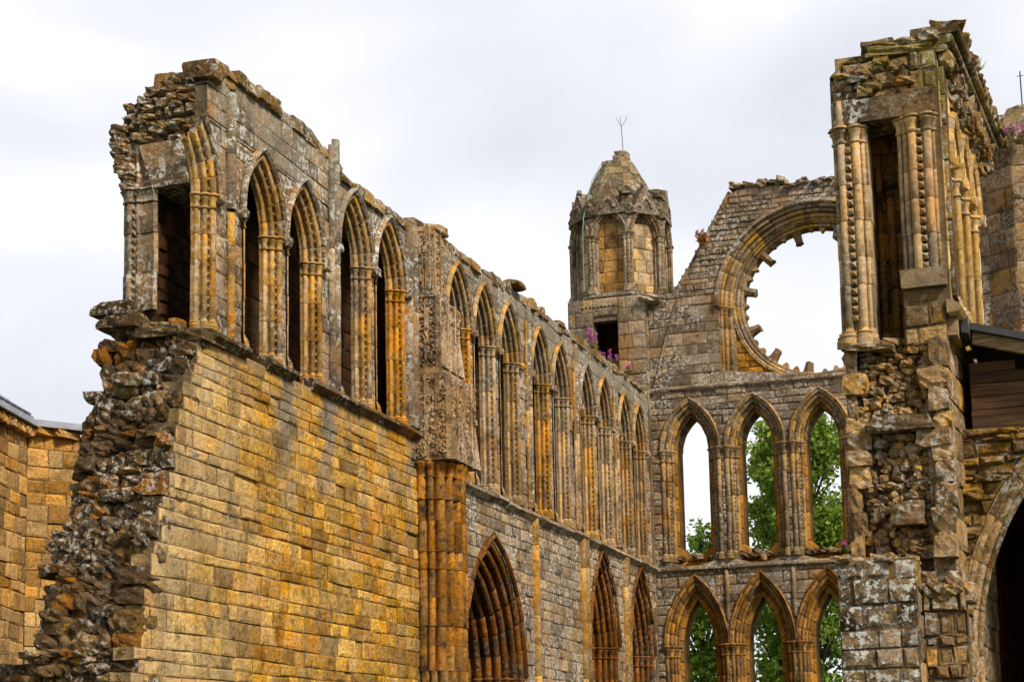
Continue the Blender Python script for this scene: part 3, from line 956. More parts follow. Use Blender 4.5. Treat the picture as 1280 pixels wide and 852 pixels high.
tl = lerp_tab([(-14.5, 12.35), (-14.3, 12.65), (-14.1, 12.75), (-13.9, 12.85), (-13.5, 13.02), (-13.2, 13.1), (-12.9, 13.15)])
tlj = lambda x: tl(x) + .04 * math.sin(x * 19) + .03 * math.sin(x * 41)
block_wall(mb, FE_, -14.42, -13.1, 11.93, 13.2, ch=(.08, .19), cw=(.1, .34), top=tlj, d=-.02, depth=.6, rough=.09, e=.03, wob=.03, pillow=.03)
for k in range(16):
    x = U(-14.3, -13.15); z = U(11.98, tl(x) - .12)
    rock(mb, (x, 24.32, z), (U(.15, .32), .3, U(.08, .16)), boxy=5, jit=.1, tilt=.1)
x = -14.4
while x < -13.1:
    wd = U(.18, .36); rock(mb, (x + wd / 2, 24.75, tl(x + wd / 2) - .02), (wd * 1.05, 1.0, U(.1, .18)), boxy=7, jit=.06, tilt=.05); x += wd
for k in range(9):
    rock(mb, (-14.32 - .02 * k + U(-.03, .03), 24.5, 11.3 + k * .12), (.36, .6, .16), boxy=6, jit=.08)
mb.build('broken_passage_head', M['top'], north, smooth=False)
mb = MB(); box(mb, FE_, -14.35, -13.0, 11.98, 12.55, .45, 1.4, .02)
mb.build('head_core', M['mortar'], north)
# ================================================================== EAST GABLE WALL
YE = 54.4
FE = frameE(YE)
east = thing('east_gable_wall', 'tall gable wall with two tiers of lancets under an empty round rose window',
             'ruined wall', (-7.45, YE + .6, 0))
EC = [-11.6, -9.53, -7.46, -5.39, -3.32]
UP = [(c, 8.3, 11.9, .60, .90) for c in EC]
LO = [(c, .3, 5.65, .60, 1.86) for c in (-11.6, -9.52, -7.45, -5.38, -3.31)]
EROLL = [(.3, .02, .07), (.17, .09, .05), (.045, .26, .05)]
EE = .385
ops = []
for u in UP: ops.append(opening(*u, EE - .01))
for u in LO: ops.append(opening(*u, .40))
RC, RZ = -7.45, 16.43
ops.append(dict(kind='lancet', c=RC, base=13.98, spring=RZ, half=3.02, coff=0.0))
gt = lerp_tab([(-12.9, 16.85), (-12.0, 17.4), (-11.4, 18.2), (-10.7, 19.4), (-10.05, 20.2), (-9.75, 20.3), (-9.3, 20.38), (-8.6, 20.3), (-8.0, 20.15), (-7.2, 20.2), (-6.5, 20.15),
               (-5.6, 20.25), (-4.9, 20.0), (-3.5, 17.6), (-2.9, 16.85), (-2, 16.8)])
mb = MB()
block_wall(mb, FE, -12.87, -2.0, .2, 13.95, ops, ch=(.2, .36), cw=(.3, .8), depth=.35, breaks=(8.06,), rough=.022, wob=.025, e=.018)
mb.build('wall_masonry', M['gable'], east, smooth=False)
mb = MB()
block_wall(mb, FE, -12.86, -2.0, 13.95, 16.85, ops[-1:], ch=(.24, .4), cw=(.45, 1.1), depth=1.1, rough=.014, e=.01, pillow=.006)
block_wall(mb, FE, -12.86, -2.3, 16.85, 20.6, [dict(ops[-1], base=13.98)], ch=(.12, .25), cw=(.25, .8), top=lambda s: gt(s) + .04 * math.sin(s * 4), depth=1.1, rough=.026, wob=.0, e=.018, pillow=.012,
           left=lerp_tab([(16.9, -12.86), (16.95, -12.0), (17.83, -11.4), (19.03, -10.7), (20.18, -10.02), (20.6, -9.8)]), right=lerp_tab([(16.9, -2.3), (16.95, -2.9), (20.18, -4.88), (20.6, -5.1)]))
gab = mb.build('gable_masonry', M['gable'], east, smooth=False)
# outer skin with narrower lights, and core
bops = [dict(kind='lancet', c=c, base=8.55, spring=11.98, half=.50, coff=.8) for c in EC] + [dict(kind='lancet', c=u[0], base=.3, spring=5.65, half=.5, coff=1.86) for u in LO]
mb = MB()
block_wall(mb, frameE(YE + .42), -12.85, -2.0, .2, 13.9, bops, ch=(.3, .5), cw=(.4, .9), depth=.8)
mb.build('outer_skin', M['ochre'], east, smooth=False)
mb = MB()
for (c, b, sp, h, cf) in [(c, 8.55, 11.98, .5, .8) for c in EC]:
    for q in (-1, 1):
        o_ = dict(c=c, base=b, spring=sp, half=h, coff=cf)
        sweep_arch(mb, FE, o_, [(.05, .41), (.02, .40), (-.01, .44), (-.01, 1.28), (.05, 1.3)], q, 0, 1, 5)
mb.build('rear_arch', M['gablejamb'], east)
for u in UP:
    window(east, FE, *u, E=EE, depth=.43, rolls=EROLL, mats=('gablejamb', 'gablejamb'), hood=(.3, .4), jseg=.6, nseg=6, stops=False, jit=.01, tooth_at=(.115, .13), cap_h=.4, capx=1.5)
    m_ = MB()
    for k in range(6):
        if R_.random() < .8: rock(m_, (u[0] - .5 + k * .2, YE + .35 + U(-.1, .2), 8.42 + U(-.04, .05)), (U(.25, .4), .6, U(.12, .28)), boxy=6, jit=.1)
    m_.build('broken_sill', M['rubbleS'], east, smooth=False)
LROLL2 = [(.35, .03, .06), (.23, .1, .065), (.15, .25, .06), (.08, .42, .06), (.05, .62, .055), (.04, .85, .05)]
for u in LO:
    window(east, FE, *u, E=.42, depth=1.1, rolls=LROLL2, mats=('brown', 'brown'), capx=1.4, hood=(.38, .47), jseg=.6, nseg=6, teeth=False, name='lower_lancet', stops=False, cap_h=.38, jit=.012)

def estring(z, s0, s1, pr=.12, mat='gable'):
    m_ = MB(); s = s0
    while s < s1:
        e_ = min(s1, s + U(.5, 1.2))
        P = [(.1, z - .13), (-.02, z - .12), (-pr, z - .04), (-pr, z + .03), (-.02, z + .08), (.1, z + .1)]
        j1, j2 = U(-.012, .012), U(-.012, .012)
        k = len(P)
        m_.add([FE(s + .004, a[1] + j1, a[0] + j2) for a in P] + [FE(e_ - .004, a[1] + j1, a[0] + j2) for a in P],
               [(i, i + 1, k + i + 1, k + i) for i in range(k - 1)] + [tuple(range(k)), tuple(range(k, 2 * k))])
        s = e_
    return m_.build('string_course', M[mat], east)
estring(8.06, -12.8, -2.1); estring(13.86, -12.8, -2.1, .1)
for x in (-10.57, -8.49): 
    m_ = MB(); sweep_plan(m_, FE, [(x + .07 * math.cos(a * .4), -.07 * math.sin(a * .4)) for a in range(0, 9)], 6.4, 7.95, .5); m_.build('wall_shaft', M['gablejamb'], east)

# rose window
RR = [(.38, .06, .06), (.27, .17, .07), (.13, .3, .06)]
mb = MB()
RP = prof(.46, .42, RR)
def ring_sweep(mb, P, r0, a0, a1, n, jit=.006):
    k = len(P)
    for i in range(n):
        aa, ab = a0 + (a1 - a0) * i / n, a0 + (a1 - a0) * (i + 1) / n
        e_ = (ab - aa) * .03
        ts = [aa, aa + e_, (aa * 2 + ab) / 3, (aa + 2 * ab) / 3, ab - e_, ab]
        jo, jd = U(-jit, jit), U(-jit, jit)
        pts = []; jn = []
        for q, a in enumerate(ts):
            en = q in (0, 5)
            for (o, d) in P:
                r = r0 + o + jo + (.01 if en else 0)
                pts.append(FE(RC + r * math.cos(a), RZ + r * math.sin(a), d + jd + (.008 if en else 0))); jn.append(.8 if en else 0)
        mb.add(pts, [(q * k + i_, q * k + i_ + 1, (q + 1) * k + i_ + 1, (q + 1) * k + i_) for q in range(5) for i_ in range(k - 1)], jn)
ring_sweep(mb, RP, 2.6, 0, math.pi, 17)
rose = mb.build('rose_window', M['gablejamb'], east)
mb = MB(); ring_sweep(mb, [(0, .01), (0, -.05), (.05, -.1), (.13, -.09), (.17, -.03), (.17, .01)], 3.04, 0, math.pi, 17)
mb.build('hood_mould', M['gable'], rose)
for q in (-1, 1):
    m_ = MB(); PP = [(RC + q * (2.6 + o), d) for o, d in RP]
    sweep_plan(m_, FE, PP, 14.0, RZ - .25, .5); m_.build('jamb_shafts', M['gablejamb'], rose)
    m_ = MB(); rings(m_, FE, lambda ex: [(RC + q * (2.6 + o), d) for o, d in prof(.46, .42, RR, ex)], CAPLV(RZ, .28)); m_.build('capital', M['gablejamb'], rose)
mb = MB()
block_wall(mb, FE, RC - 2.62, RC + 2.62, 13.98, 18.4, [dict(kind='circle', c=RC, zc=RZ, r=2.56)], ch=(.2, .3), cw=(.3, .7), d=.42, depth=.5,
           top=lambda s: 16.5)
mb.build('spandrel_infill', M['ochre'], rose, smooth=False)
RZ += .07
mb = MB()
ring_sweep(mb, prof(.34, .4, [(.28, .05, .05), (.17, .15, .06), (.06, .27, .05)]) + [(0, .75), (.35, .78)], 2.36, -math.pi, math.pi, 28)
for i in range(len(mb.v)):
    mb.v[i] = (mb.v[i][0], mb.v[i][1] + .36, mb.v[i][2])
mb.build('rose_ring', M['gablejamb'], rose)
for a in (73, 104, 136, 168, 199, 230, 262, 293, 324, 355, 18, 46):
    m_ = MB(); a = math.radians(a + U(-2, 2)); L_ = U(.32, .46)
    ca, sa = math.cos(a), math.sin(a)
    pts = []
    tw = U(-.05, .05)
    for r, wd, dd in ((2.44, .2, .17), (2.3, .13, .15), (2.22 - L_ * .5, .105, .13), (2.4 - L_, .125, .12)):
        for (u, v) in ((-1, -1), (0, -1.5), (1, -1), (1, 1), (0, 1.5), (-1, 1)):
            uu = u * wd + U(-.02, .02) + tw * (2.4 - r)
            r_ = r + (U(-.05, .05) if r < 2.1 else 0)
            pts.append(FE(RC + r_ * ca - uu * sa, RZ + r_ * sa + uu * ca, .82 + v * dd))
    m_.add(pts, [(q * 6 + i, q * 6 + (i + 1) % 6, (q + 1) * 6 + (i + 1) % 6, (q + 1) * 6 + i) for q in range(3) for i in range(6)] + [(18, 19, 20, 21, 22, 23)])
    m_.build('tracery_stub', M['gablejamb'], rose, smooth=False)
m_ = MB()
sa_ = [18, 46, 73, 104, 136, 168, 199, 230, 262, 293, 324, 355, 378]
for a0_, a1_ in zip(sa_, sa_[1:]):
    for fr in (.36, .64):
        a = math.radians(a0_ + (a1_ - a0_) * fr); r = 2.37; hgt = U(.08, .17)
        p = []
        for dd in (.68, .94):
            p += [FE(RC + (r + .03) * math.cos(a - .055), RZ + (r + .03) * math.sin(a - .055), dd), FE(RC + (r - hgt) * math.cos(a - .012), RZ + (r - hgt) * math.sin(a - .012), dd),
                  FE(RC + (r - hgt * U(.7, 1)) * math.cos(a + .014), RZ + (r - hgt) * math.sin(a + .014), dd), FE(RC + (r + .03) * math.cos(a + .055), RZ + (r + .03) * math.sin(a + .055), dd)]
        m_.add(p, [(0, 1, 2, 3), (4, 7, 6, 5), (0, 4, 5, 1), (1, 5, 6, 2), (2, 6, 7, 3)])
m_.build('tracery_cusps', M['gablejamb'], rose, smooth=False)
# raking coping, wall head, vault scar
m_ = MB()
rk = [(-12.0, 16.95), (-11.4, 17.83), (-10.7, 19.03), (-10.02, 20.18)]
for (a, b) in zip(rk, rk[1:]):
    n_ = 3
    for i in range(n_):
        p0 = (a[0] + (b[0] - a[0]) * i / n_, a[1] + (b[1] - a[1]) * i / n_); p1 = (a[0] + (b[0] - a[0]) * (i + .98) / n_, a[1] + (b[1] - a[1]) * (i + .98) / n_)
        tx, tz = p1[0] - p0[0], p1[1] - p0[1]; L_ = math.hypot(tx, tz); nx, nz_ = -tz / L_, tx / L_
        pts = []
        for p in (p0, p1):
            for (o, d) in ((-.06, .01), (.0, -.05), (.05, 0), (.05, 1.12), (-.06, 1.12)):
                pts.append(FE(p[0] + nx * o, p[1] + nz_ * o, d + U(-.01, .01)))
        m_.add(pts, [(i_, (i_ + 1) % 5, 5 + (i_ + 1) % 5, 5 + i_) for i_ in range(5)] + [(0, 1, 2, 3, 4), (5, 6, 7, 8, 9)])
m_.build('raking_coping', M['gable'], east, smooth=False)
m_ = MB()
s = -9.95
while s < -4.9:
    L_ = U(.25, .6)
    rock(m_, FE(s + L_ / 2, gt(s + L_ / 2) + U(-.06, .05), .4), (L_, 1.1, U(.12, .28)), boxy=6, jit=.08, tilt=.06)
    s += L_
rock(m_, FE(-8.35, 20.38, .4), (.32, .9, .3), boxy=6)
m_.build('wall_head', M['gable'], east, smooth=False)
m_ = MB()
pp = [(-11.75, 17.0), (-12.0, 16.4), (-12.25, 15.6), (-12.5, 14.7), (-12.7, 13.95)]
for a, b in zip(pp, pp[1:]):
    pts = []
    for p in (a, b):
        for k in range(6):
            an = math.pi * k / 5
            pts.append(FE(p[0] + .04 * math.cos(an), p[1] + .015 * math.cos(an), -.02 - .035 * math.sin(an)))
    m_.add(pts, [(k, k + 1, 6 + k + 1, 6 + k) for k in range(5)])
m_.build('vault_scar', M['gable'], east)

# ================================================================== TURRETS
def octo(cx, cy, R, rot, k):
    a = rot + math.pi / 4 * k
    return (cx + R * math.sin(a), cy - R * math.cos(a))


def oct_prism(mb, cx, cy, R0, R1, z0, z1, rot, cap=True):
    pts = [octo(cx, cy, R0, rot, k) + (z0,) for k in range(8)] + [octo(cx, cy, R1, rot, k) + (z1,) for k in range(8)]
    fc = [(k, (k + 1) % 8, 8 + (k + 1) % 8, 8 + k) for k in range(8)]
    if cap: fc += [tuple(range(8)), tuple(range(8, 16))]
    mb.add(pts, fc)


def face_frame(cx, cy, R, rot, k):
    p = octo(cx, cy, R, rot, k); q = octo(cx, cy, R, rot, k + 1)
    ux, uy = q[0] - p[0], q[1] - p[1]; L_ = math.hypot(ux, uy); ux /= L_; uy /= L_
    return frameA(p[0], p[1], ux, uy, uy, -ux), L_


TX, TY, TR = -14.0, 55.75, 1.68
rotT = math.radians(-22.5)
nt_ = thing('stair_turret', 'octagonal stone turret with blind pointed arches and worn spire stump, left of the gable', 'turret', (TX, TY, 0))
mb = MB()
FB = frameE(54.02)
door = dict(kind='lancet', c=-14.16, base=14.9, spring=16.42, half=.41, coff=1.0)
def dhw(z): return .41
mb_d = dict(kind='door')
def hw_wrap(): pass
block_wall(mb, FB, -15.42, -14.57, .3, 17.0, ch=(.34, .5), cw=(.4, .7), depth=.5)
block_wall(mb, FB, -13.75, -12.84, .3, 17.0, ch=(.34, .5), cw=(.4, .8), depth=.5)
block_wall(mb, FB, -14.57, -13.75, 16.4, 17.0, ch=(.3, .32), cw=(.8, .9), depth=.5)
block_wall(mb, FB, -14.57, -13.75, .3, 14.7, ch=(.34, .5), cw=(.4, .7), depth=.5)
FR = frameN(-12.84)
block_wall(mb, FR, 54.05, 55.2, 13.2, 16.9, ch=(.34, .5), cw=(.4, .7), depth=.5)
FL = frameA(-15.42, 57.4, 0, -1, -1, 0)
block_wall(mb, FL, 0, 3.36, .3, 17.0, ch=(.34, .5), cw=(.4, .7), depth=.4)
mb.build('lower_stage', M['turret'], nt_, smooth=False)
mb = MB(); box(mb, FB, -15.3, -12.95, .3, 14.6, .45, 3.3); box(mb, FB, -15.3, -14.75, 14.6, 17.0, .45, 3.3); box(mb, FB, -13.6, -12.95, 14.6, 17.0, .45, 3.3)
box(mb, FB, -15.3, -12.95, 14.6, 17.0, 2.2, 3.3)
mb.build('doorway_recess', M['mortar'], nt_)
mb = MB(); box(mb, FB, -14.62, -13.7, 16.25, 16.45, .05, .4, .01)
mb.build('door_lintel', M['turret'], nt_)
mb = MB()
oct_prism(mb, TX, TY, TR + .02, TR + .14, 16.9, 17.08, rotT); oct_prism(mb, TX, TY, TR + .14, TR + .1, 17.08, 17.2, rotT)
for k in range(9):
    tooth(mb, FB, -14.9 + k * .13, 16.75, -.005, 0, -1, .05, .05)
rock(mb, FB(-12.75, 16.82, .2), (.7, .8, .22), boxy=6)
mb.build('string_course', M['turret'], nt_, smooth=False)
for k in range(8):
    F8, L8 = face_frame(TX, TY, TR, rotT, k)
    c = L8 / 2
    bop = [dict(kind='lancet', c=c, base=17.2, spring=19.15, half=.52, coff=.42)]
    m_ = MB()
    block_wall(m_, F8, 0, L8, 17.2, 20.15, bop, ch=(.3, .42), cw=(.25, .5), depth=.25, rough=.01, d=.02)
    st = m_.build('arcade_stage', M['turret'], nt_, smooth=False)
    m_ = MB(); block_wall(m_, F8, .1, L8 - .1, 17.2, 20.0, ch=(.35, .5), cw=(.3, .5), d=.22, depth=.3)
    m_.build('blind_panel', M['ochreT' if k in (0,) else 'tower'], st, smooth=False)
    window(st if False else nt_, F8, c, 17.2, 19.15, .42, .42, E=.11, depth=.22, rolls=[(.08, .035, .03), (.035, .12, .028)], mats=('turret', 'turret'),
           hood=(.12, .19), jseg=.5, nseg=4, stops=False, name='blind_arch', cap_h=.2, teeth=False)
    # gablet
    m_ = MB()
    P = [(c - .56, 19.85), (c + .56, 19.85), (c, 20.85)]
    A = [F8(a, z, -.1) for a, z in P] + [F8(a, z, .5) for a, z in P]
    m_.add(A, [(0, 1, 2), (3, 5, 4), (0, 3, 4, 1), (1, 4, 5, 2), (2, 5, 3, 0)])
    op = dict(c=c, spring=20.05, half=.16, coff=.14)
    for q in (-1, 1): sweep_arch(m_, F8, op, [(.1, -.1), (.08, -.15), (.02, -.15), (0, -.09)], q, 0, 1, 3)
    rock(m_, F8(c, 20.85, 0), (.16, .2, .16))
    m_.build('gablet', M['turret'], nt_, smooth=False)
    # vertex shafts
    m_ = MB()
    vx, vy = octo(TX, TY, TR, rotT, k)
    def vplan(ex=0.0):
        P = []
        a0 = math.atan2(vy - TY, vx - TX)
        for j, da in enumerate((-1, 0, 1)):
            bx, by = vx + .105 * da * -math.sin(a0) - .04 * abs(da) * math.cos(a0), vy + .105 * da * math.cos(a0) - .04 * abs(da) * math.sin(a0)
            for t in range(5):
                an = a0 - math.pi / 2 + math.pi * t / 4
                P.append((bx + (.058 + ex) * math.cos(an), by + (.058 + ex) * math.sin(an)))
        P.append((vx - .2 * math.cos(a0), vy - .2 * math.sin(a0)))
        return P
    FW = lambda s, z, d: (s, d, z)
    sweep_plan(m_, FW, vplan(), 17.35, 18.98, .5, closed=True)
    rings(m_, FW, vplan, CAPLV(19.2, .24), closed=True); rings(m_, FW, vplan, BASELV(17.2, .26), closed=True)
    for j in range(11):
        a0 = math.atan2(vy - TY, vx - TX)
        for da in (-.5, .5):
            bx, by = vx + .1 * da * -math.sin(a0) + .02 * math.cos(a0), vy + .1 * da * math.cos(a0) + .02 * math.sin(a0)
            tooth(m_, FW, bx, 17.55 + j * .13, by, math.cos(a0), math.sin(a0), .035, .04)
    m_.build('corner_shafts', M['turret'], nt_)
# broken corner blocks and spire
for k in range(8):
    m_ = MB()
    vx, vy = octo(TX, TY, TR - .14, rotT, k)
    for z, sz in ((19.9, .34), (20.15, .34)):
        rock(m_, (vx + U(-.04, .04), vy + U(-.04, .04), z + .1), (sz, sz, .4), boxy=6, jit=.1)
    if k in (1, 2): rock(m_, (vx, vy, 20.62), (.5, .5, .3), boxy=6, jit=.1)
    m_.build('parapet_corner', M['spire'], nt_, smooth=False)
m_ = MB()
lv = [(19.9, 1.42), (20.45, 1.27), (20.85, 1.14), (21.2, 1.0), (21.5, .85), (21.78, .7), (22.0, .56), (22.08, .52)]
for (za, ra), (zb, rb) in zip(lv, lv[1:]):
    for k in range(8):
        p0, p1 = octo(TX, TY, ra, rotT, k), octo(TX, TY, ra, rotT, k + 1)
        q0, q1 = octo(TX, TY, rb, rotT, k), octo(TX, TY, rb, rotT, k + 1)
        for h in (0, 1):
            f0, f1 = h / 2, (h + 1) / 2
            jj = U(-.02, .03)
            pts = []
            for (u, z) in ((p0 + p1, za), (q0 + q1, zb)):
                for f in (f0, f1):
                    x = u[0] + (u[2] - u[0]) * f; y = u[1] + (u[3] - u[1]) * f
                    pts.append((x + (x - TX) * jj, y + (y - TY) * jj, z))
            pts += [(TX + (p[0] - TX) * .7, TY + (p[1] - TY) * .7, p[2]) for p in pts]
            m_.add(pts, [(0, 1, 3, 2), (4, 6, 7, 5), (0, 4, 5, 1), (2, 3, 7, 6), (0, 2, 6, 4), (1, 5, 7, 3)])
rock(m_, (TX + .1, TY, 22.2), (.5, .5, .3), boxy=6); rock(m_, (TX - .2, TY, 22.05), (.7, .8, .2), boxy=6)
rock(m_, (TX + .12, TY, 22.38), (.42, .42, .22), boxy=6)
oct_prism(m_, TX, TY, 1.35, .45, 19.9, 22.0, rotT)
m_.build('spire_stump', M['spire'], nt_, smooth=False)


def tube(mb, pts, r, n=6):
    P = []
    for i, p in enumerate(pts):
        a = Vector(pts[max(0, i - 1)]); b = Vector(pts[min(len(pts) - 1, i + 1)])
        t = (b - a).normalized()
        u = t.orthogonal().normalized(); v = t.cross(u)
        rr = r[i] if isinstance(r, (list, tuple)) else r
        for k in range(n):
            an = 2 * math.pi * k / n
            q = Vector(p) + (u * math.cos(an) + v * math.sin(an)) * rr
            P.append(tuple(q))
    mb.add(P, [(i * n + k, i * n + (k + 1) % n, (i + 1) * n + (k + 1) % n, (i + 1) * n + k) for i in range(len(pts) - 1) for k in range(n)])


m_ = MB()
RX, RY = TX + .18, TY
tube(m_, [(RX, RY, 22.3), (RX - .04, RY, 23.4)], .014)
for dx, dy in ((-.14, 0), (.17, .03), (.0, -.1)): tube(m_, [(RX - .04, RY, 23.38), (RX - .04 + dx * .5, RY + dy, 23.5), (RX - .04 + dx * 1.2, RY + dy, 23.72)], .008)
m_.build('lightning_rod', M['iron'], nt_)
m_ = MB()
F8, L8 = face_frame(TX, TY, TR, rotT, 7)
tube(m_, [(TX - .45, TY - .5, 22.0), (TX - .72, TY - .85, 21.3), (TX - .8, TY - 1.3, 20.4), (TX - .82, TY - 1.66, 19.8), (TX - .85, TY - 1.7, 19.3), (TX - .85, TY - 1.7, 17.3)], .016)
m_.build('conductor_strip', M['copper'], nt_)

# south east turret
SX, SY, SR = -.95, 55.7, 1.9
rotS = math.radians(-11)
st_ = thing('plain_turret', 'plain octagonal stone turret with low conical cap at the right edge of the picture', 'turret', (SX, SY, 0))
m_ = MB()
for k in range(8):
    F8, L8 = face_frame(SX, SY, SR, rotS, k)
    block_wall(m_, F8, 0, L8, .3, 20.35, ch=(.5, .75), cw=(.5, 1.0), depth=.4, rough=.012)
m_.build('shaft_walls', M['setur'], st_, smooth=False)
m_ = MB(); oct_prism(m_, SX, SY, SR - .3, SR - .3, .3, 20.3, rotS); m_.build('shaft_core', M['mortar'], st_)
m_ = MB()
lv = [(20.3, 1.5), (20.75, 1.22), (21.2, 1.0), (21.6, .8), (21.95, .56), (22.08, .5)]
for (za, ra), (zb, rb) in zip(lv, lv[1:]):
    for k in range(8):
        p0, p1 = octo(SX, SY, ra, rotS, k), octo(SX, SY, ra, rotS, k + 1)
        q0, q1 = octo(SX, SY, rb, rotS, k), octo(SX, SY, rb, rotS, k + 1)
        jj = U(-.02, .03)
        pts = [p0 + (za,), p1 + (za,), q0 + (zb,), q1 + (zb,)]
        pts = [(x + (x - SX) * jj, y + (y - SY) * jj, z) for x, y, z in pts]
        pts += [(SX + (p[0] - SX) * .6, SY + (p[1] - SY) * .6, p[2]) for p in pts]
        m_.add(pts, [(0, 1, 3, 2), (4, 6, 7, 5), (0, 4, 5, 1), (2, 3, 7, 6), (0, 2, 6, 4), (1, 5, 7, 3)])
oct_prism(m_, SX, SY, 1.4, .45, 20.3, 22.05, rotS)
m_.build('conical_cap', M['spire'], st_, smooth=False)
m_ = MB(); tube(m_, [(SX + .05, SY, 22.0), (SX + .04, SY, 23.35)], .022); tube(m_, [(SX - .06, SY, 23.2), (SX + .14, SY, 23.2)], .012)
m_.build('lightning_rod', M['iron'], st_)

# ================================================================== SOUTH WALL STUMP
YS = 24.3
FS = frameE(YS)
south = thing('south_choir_wall', 'tall broken wall stump at right, passage open between two shaft clusters above rubble', 'ruined wall', (-2.25, YS + 1, 0))
TH = math.atan(.0744)
FD = frameA(-1.44, YS, math.sin(TH), math.cos(TH), math.cos(TH), -math.sin(TH))

def clus(x0, x1, wraps, shafts):
    def plan(ex=0.0):
        P = [(x0, .6), (x0, .1 if wraps else .02)]
        for (x, d, r) in shafts:
            for k in range(8):
                a = math.pi * (1 - k / 7)
                P.append((x + (r + ex) * math.cos(a), d - (r + ex) * math.sin(a)))
        P += [(x1, .03), (x1, .6)]
        return P
    return plan
# inner (left) cluster
pl = clus(-2.98, -2.5, True, [(-2.945, .06, .035), (-2.86, -.02, .055), (-2.78, .04, .02), (-2.66, -.02, .055), (-2.57, .03, .03)])
pr = clus(-2.1, -1.54, True, [(-2.06, .05, .03), (-1.98, .02, .04), (-1.88, -.03, .06), (-1.82, .03, .012), (-1.68, -.03, .06), (-1.6, .03, .035)])
m_ = MB(); sweep_plan(m_, FS, pl(), 7.75, 10.45, .55, jit=.006); a_ = m_.build('passage_jamb', M['tower'], south)
m_ = MB(); rings(m_, FS, pl, CAPLV(10.68, .26)); sweep_plan(m_, FS, pl(), 10.68, 11.06, .5); m_.build('capital', M['tower'], a_)
m_ = MB(); rings(m_, FS, pl, BASELV(7.5, .26)); m_.build('base', M['tower'], a_)
m_ = MB()
for k in range(20): tooth(m_, FS, -2.765, 7.9 + k * .128, -.035, 0, -1, .05, .06)
m_.build('dogtooth', M['tower'], a_)
m_ = MB(); sweep_plan(m_, FS, pr(), 8.5, 10.5, .55, jit=.006); a_ = m_.build('outer_passage_jamb', M['tower'], south)
m_ = MB(); rings(m_, FS, pr, CAPLV(10.72, .26)); m_.build('capital', M['tower'], a_)
m_ = MB()
for k in range(16): tooth(m_, FS, -1.78, 8.55 + k * .128, -.035, 0, -1, .055, .065)
m_.build('dogtooth', M['tower'], a_)
m_ = MB(); box(m_, FS, -2.13, -1.52, 8.24, 8.5, -.1, .5, .012); m_.build('base_slab', M['tower'], a_)
# corner strip
m_ = MB(); block_wall(m_, FS, -1.55, -1.4, 8.1, 11.4, ch=(.4, .6), cw=(.3, .4), depth=.4, d=.03); m_.build('corner_quoins', M['headS'], south, smooth=False)
# interior of passage
m_ = MB()
block_wall(m_, FS, -2.56, -1.9, 7.4, 10.9, ch=(.3, .5), cw=(.2, .4), d=.95, depth=.3, rough=.03)
block_wall(m_, frameA(-2.1, 24.4, 0, 1, -1, 0), 0, 1.5, 7.6, 10.9, ch=(.3, .5), cw=(.3, .6), depth=.2, rough=.02)
block_wall(m_, frameN(-2.55), 24.5, 25.8, 7.6, 10.9, ch=(.3, .5), cw=(.3, .6), depth=.2, rough=.02)
m_.build('passage_wall', M['cluster'], south, smooth=False)
m_ = MB()
for z0, z1 in ((7.4, 10.9),):
    P = [(-2.3 + .06 * math.cos(math.pi * (1 - k / 6)), .9 - .06 * math.sin(math.pi * (1 - k / 6))) for k in range(7)]
    P2 = [(-2.44 + .05 * math.cos(math.pi * (1 - k / 6)), .75 - .05 * math.sin(math.pi * (1 - k / 6))) for k in range(7)]
    sweep_plan(m_, FS, P, z0, 9.95, .5); sweep_plan(m_, FS, P2, z0, 10.3, .5)
m_.build('passage_shafts', M['cluster'], south)
m_ = MB()
box(m_, FS, -2.96, -2.55, 7.3, 10.9, .5, 3.4); box(m_, FS, -2.08, -1.62, 7.6, 10.9, .35, 3.4); box(m_, FS, -2.94, -1.6, 10.95, 11.5, .5, 3.4); box(m_, FS, -2.6, -1.9, 7.2, 11, 2.2, 3.4)
m_.build('upper_core', M['rubbleS'], south)
# lintel
m_ = MB(); box(m_, FS, -2.72, -2.0, 10.7, 11.03, -.09, .6, .012)
m_.add([FS(-2.98, 10.7, .0), FS(-2.72, 10.7, -.06), FS(-2.72, 11.05, -.09), FS(-2.98, 11.05, -.03), FS(-2.98, 10.7, .5), FS(-2.72, 10.7, .5), FS(-2.72, 11.05, .5), FS(-2.98, 11.05, .5)],
       [(0, 1, 2, 3), (4, 7, 6, 5), (0, 3, 7, 4), (3, 2, 6, 7), (0, 4, 5, 1)])
box(m_, FS, -2.0, -1.56, 10.73, 11.1, -.06, .6, .02)
m_.build('passage_lintel', M['block'], south, smooth=False)
# broken head above the passage
m_ = MB()
tS = lerp_tab([(-3.0, 11.4), (-2.88, 11.55), (-2.8, 11.68), (-2.62, 11.74), (-2.4, 11.85), (-2.2, 11.9), (-1.4, 11.95)])
tSj = lambda x: tS(x) - .03 + .02 * math.sin(x * 17)
block_wall(m_, FS, -2.98, -1.86, 11.05, 12.1, ch=(.09, .2), cw=(.12, .4), top=lambda x: min(11.74, tSj(x)), d=.0, depth=.7, rough=.06, e=.026, wob=.03, pillow=.02)
for k in range(10):
    x = U(-2.85, -1.95); z = U(11.1, 11.6)
    rock(m_, (x, YS + .05, z), (U(.15, .32), .3, U(.08, .16)), boxy=5, jit=.1, tilt=.1)
block_wall(m_, FS, -1.88, -1.5, 11.08, 11.66, ch=(.2, .34), cw=(.2, .4), d=-.02, depth=.6, rough=.03, e=.02)
for (x0, x1, z0, z1) in ((-2.45, -1.55, 11.64, 11.79), (-2.5, -2.05, 11.76, 11.87), (-2.1, -1.7, 11.76, 11.85), (-1.72, -1.46, 11.76, 11.95)):
    rock(m_, ((x0 + x1) / 2, YS + .37, (z0 + z1) / 2), ((x1 - x0) * 1.05, .9, (z1 - z0) * 1.1), boxy=8, jit=.05, tilt=.02)
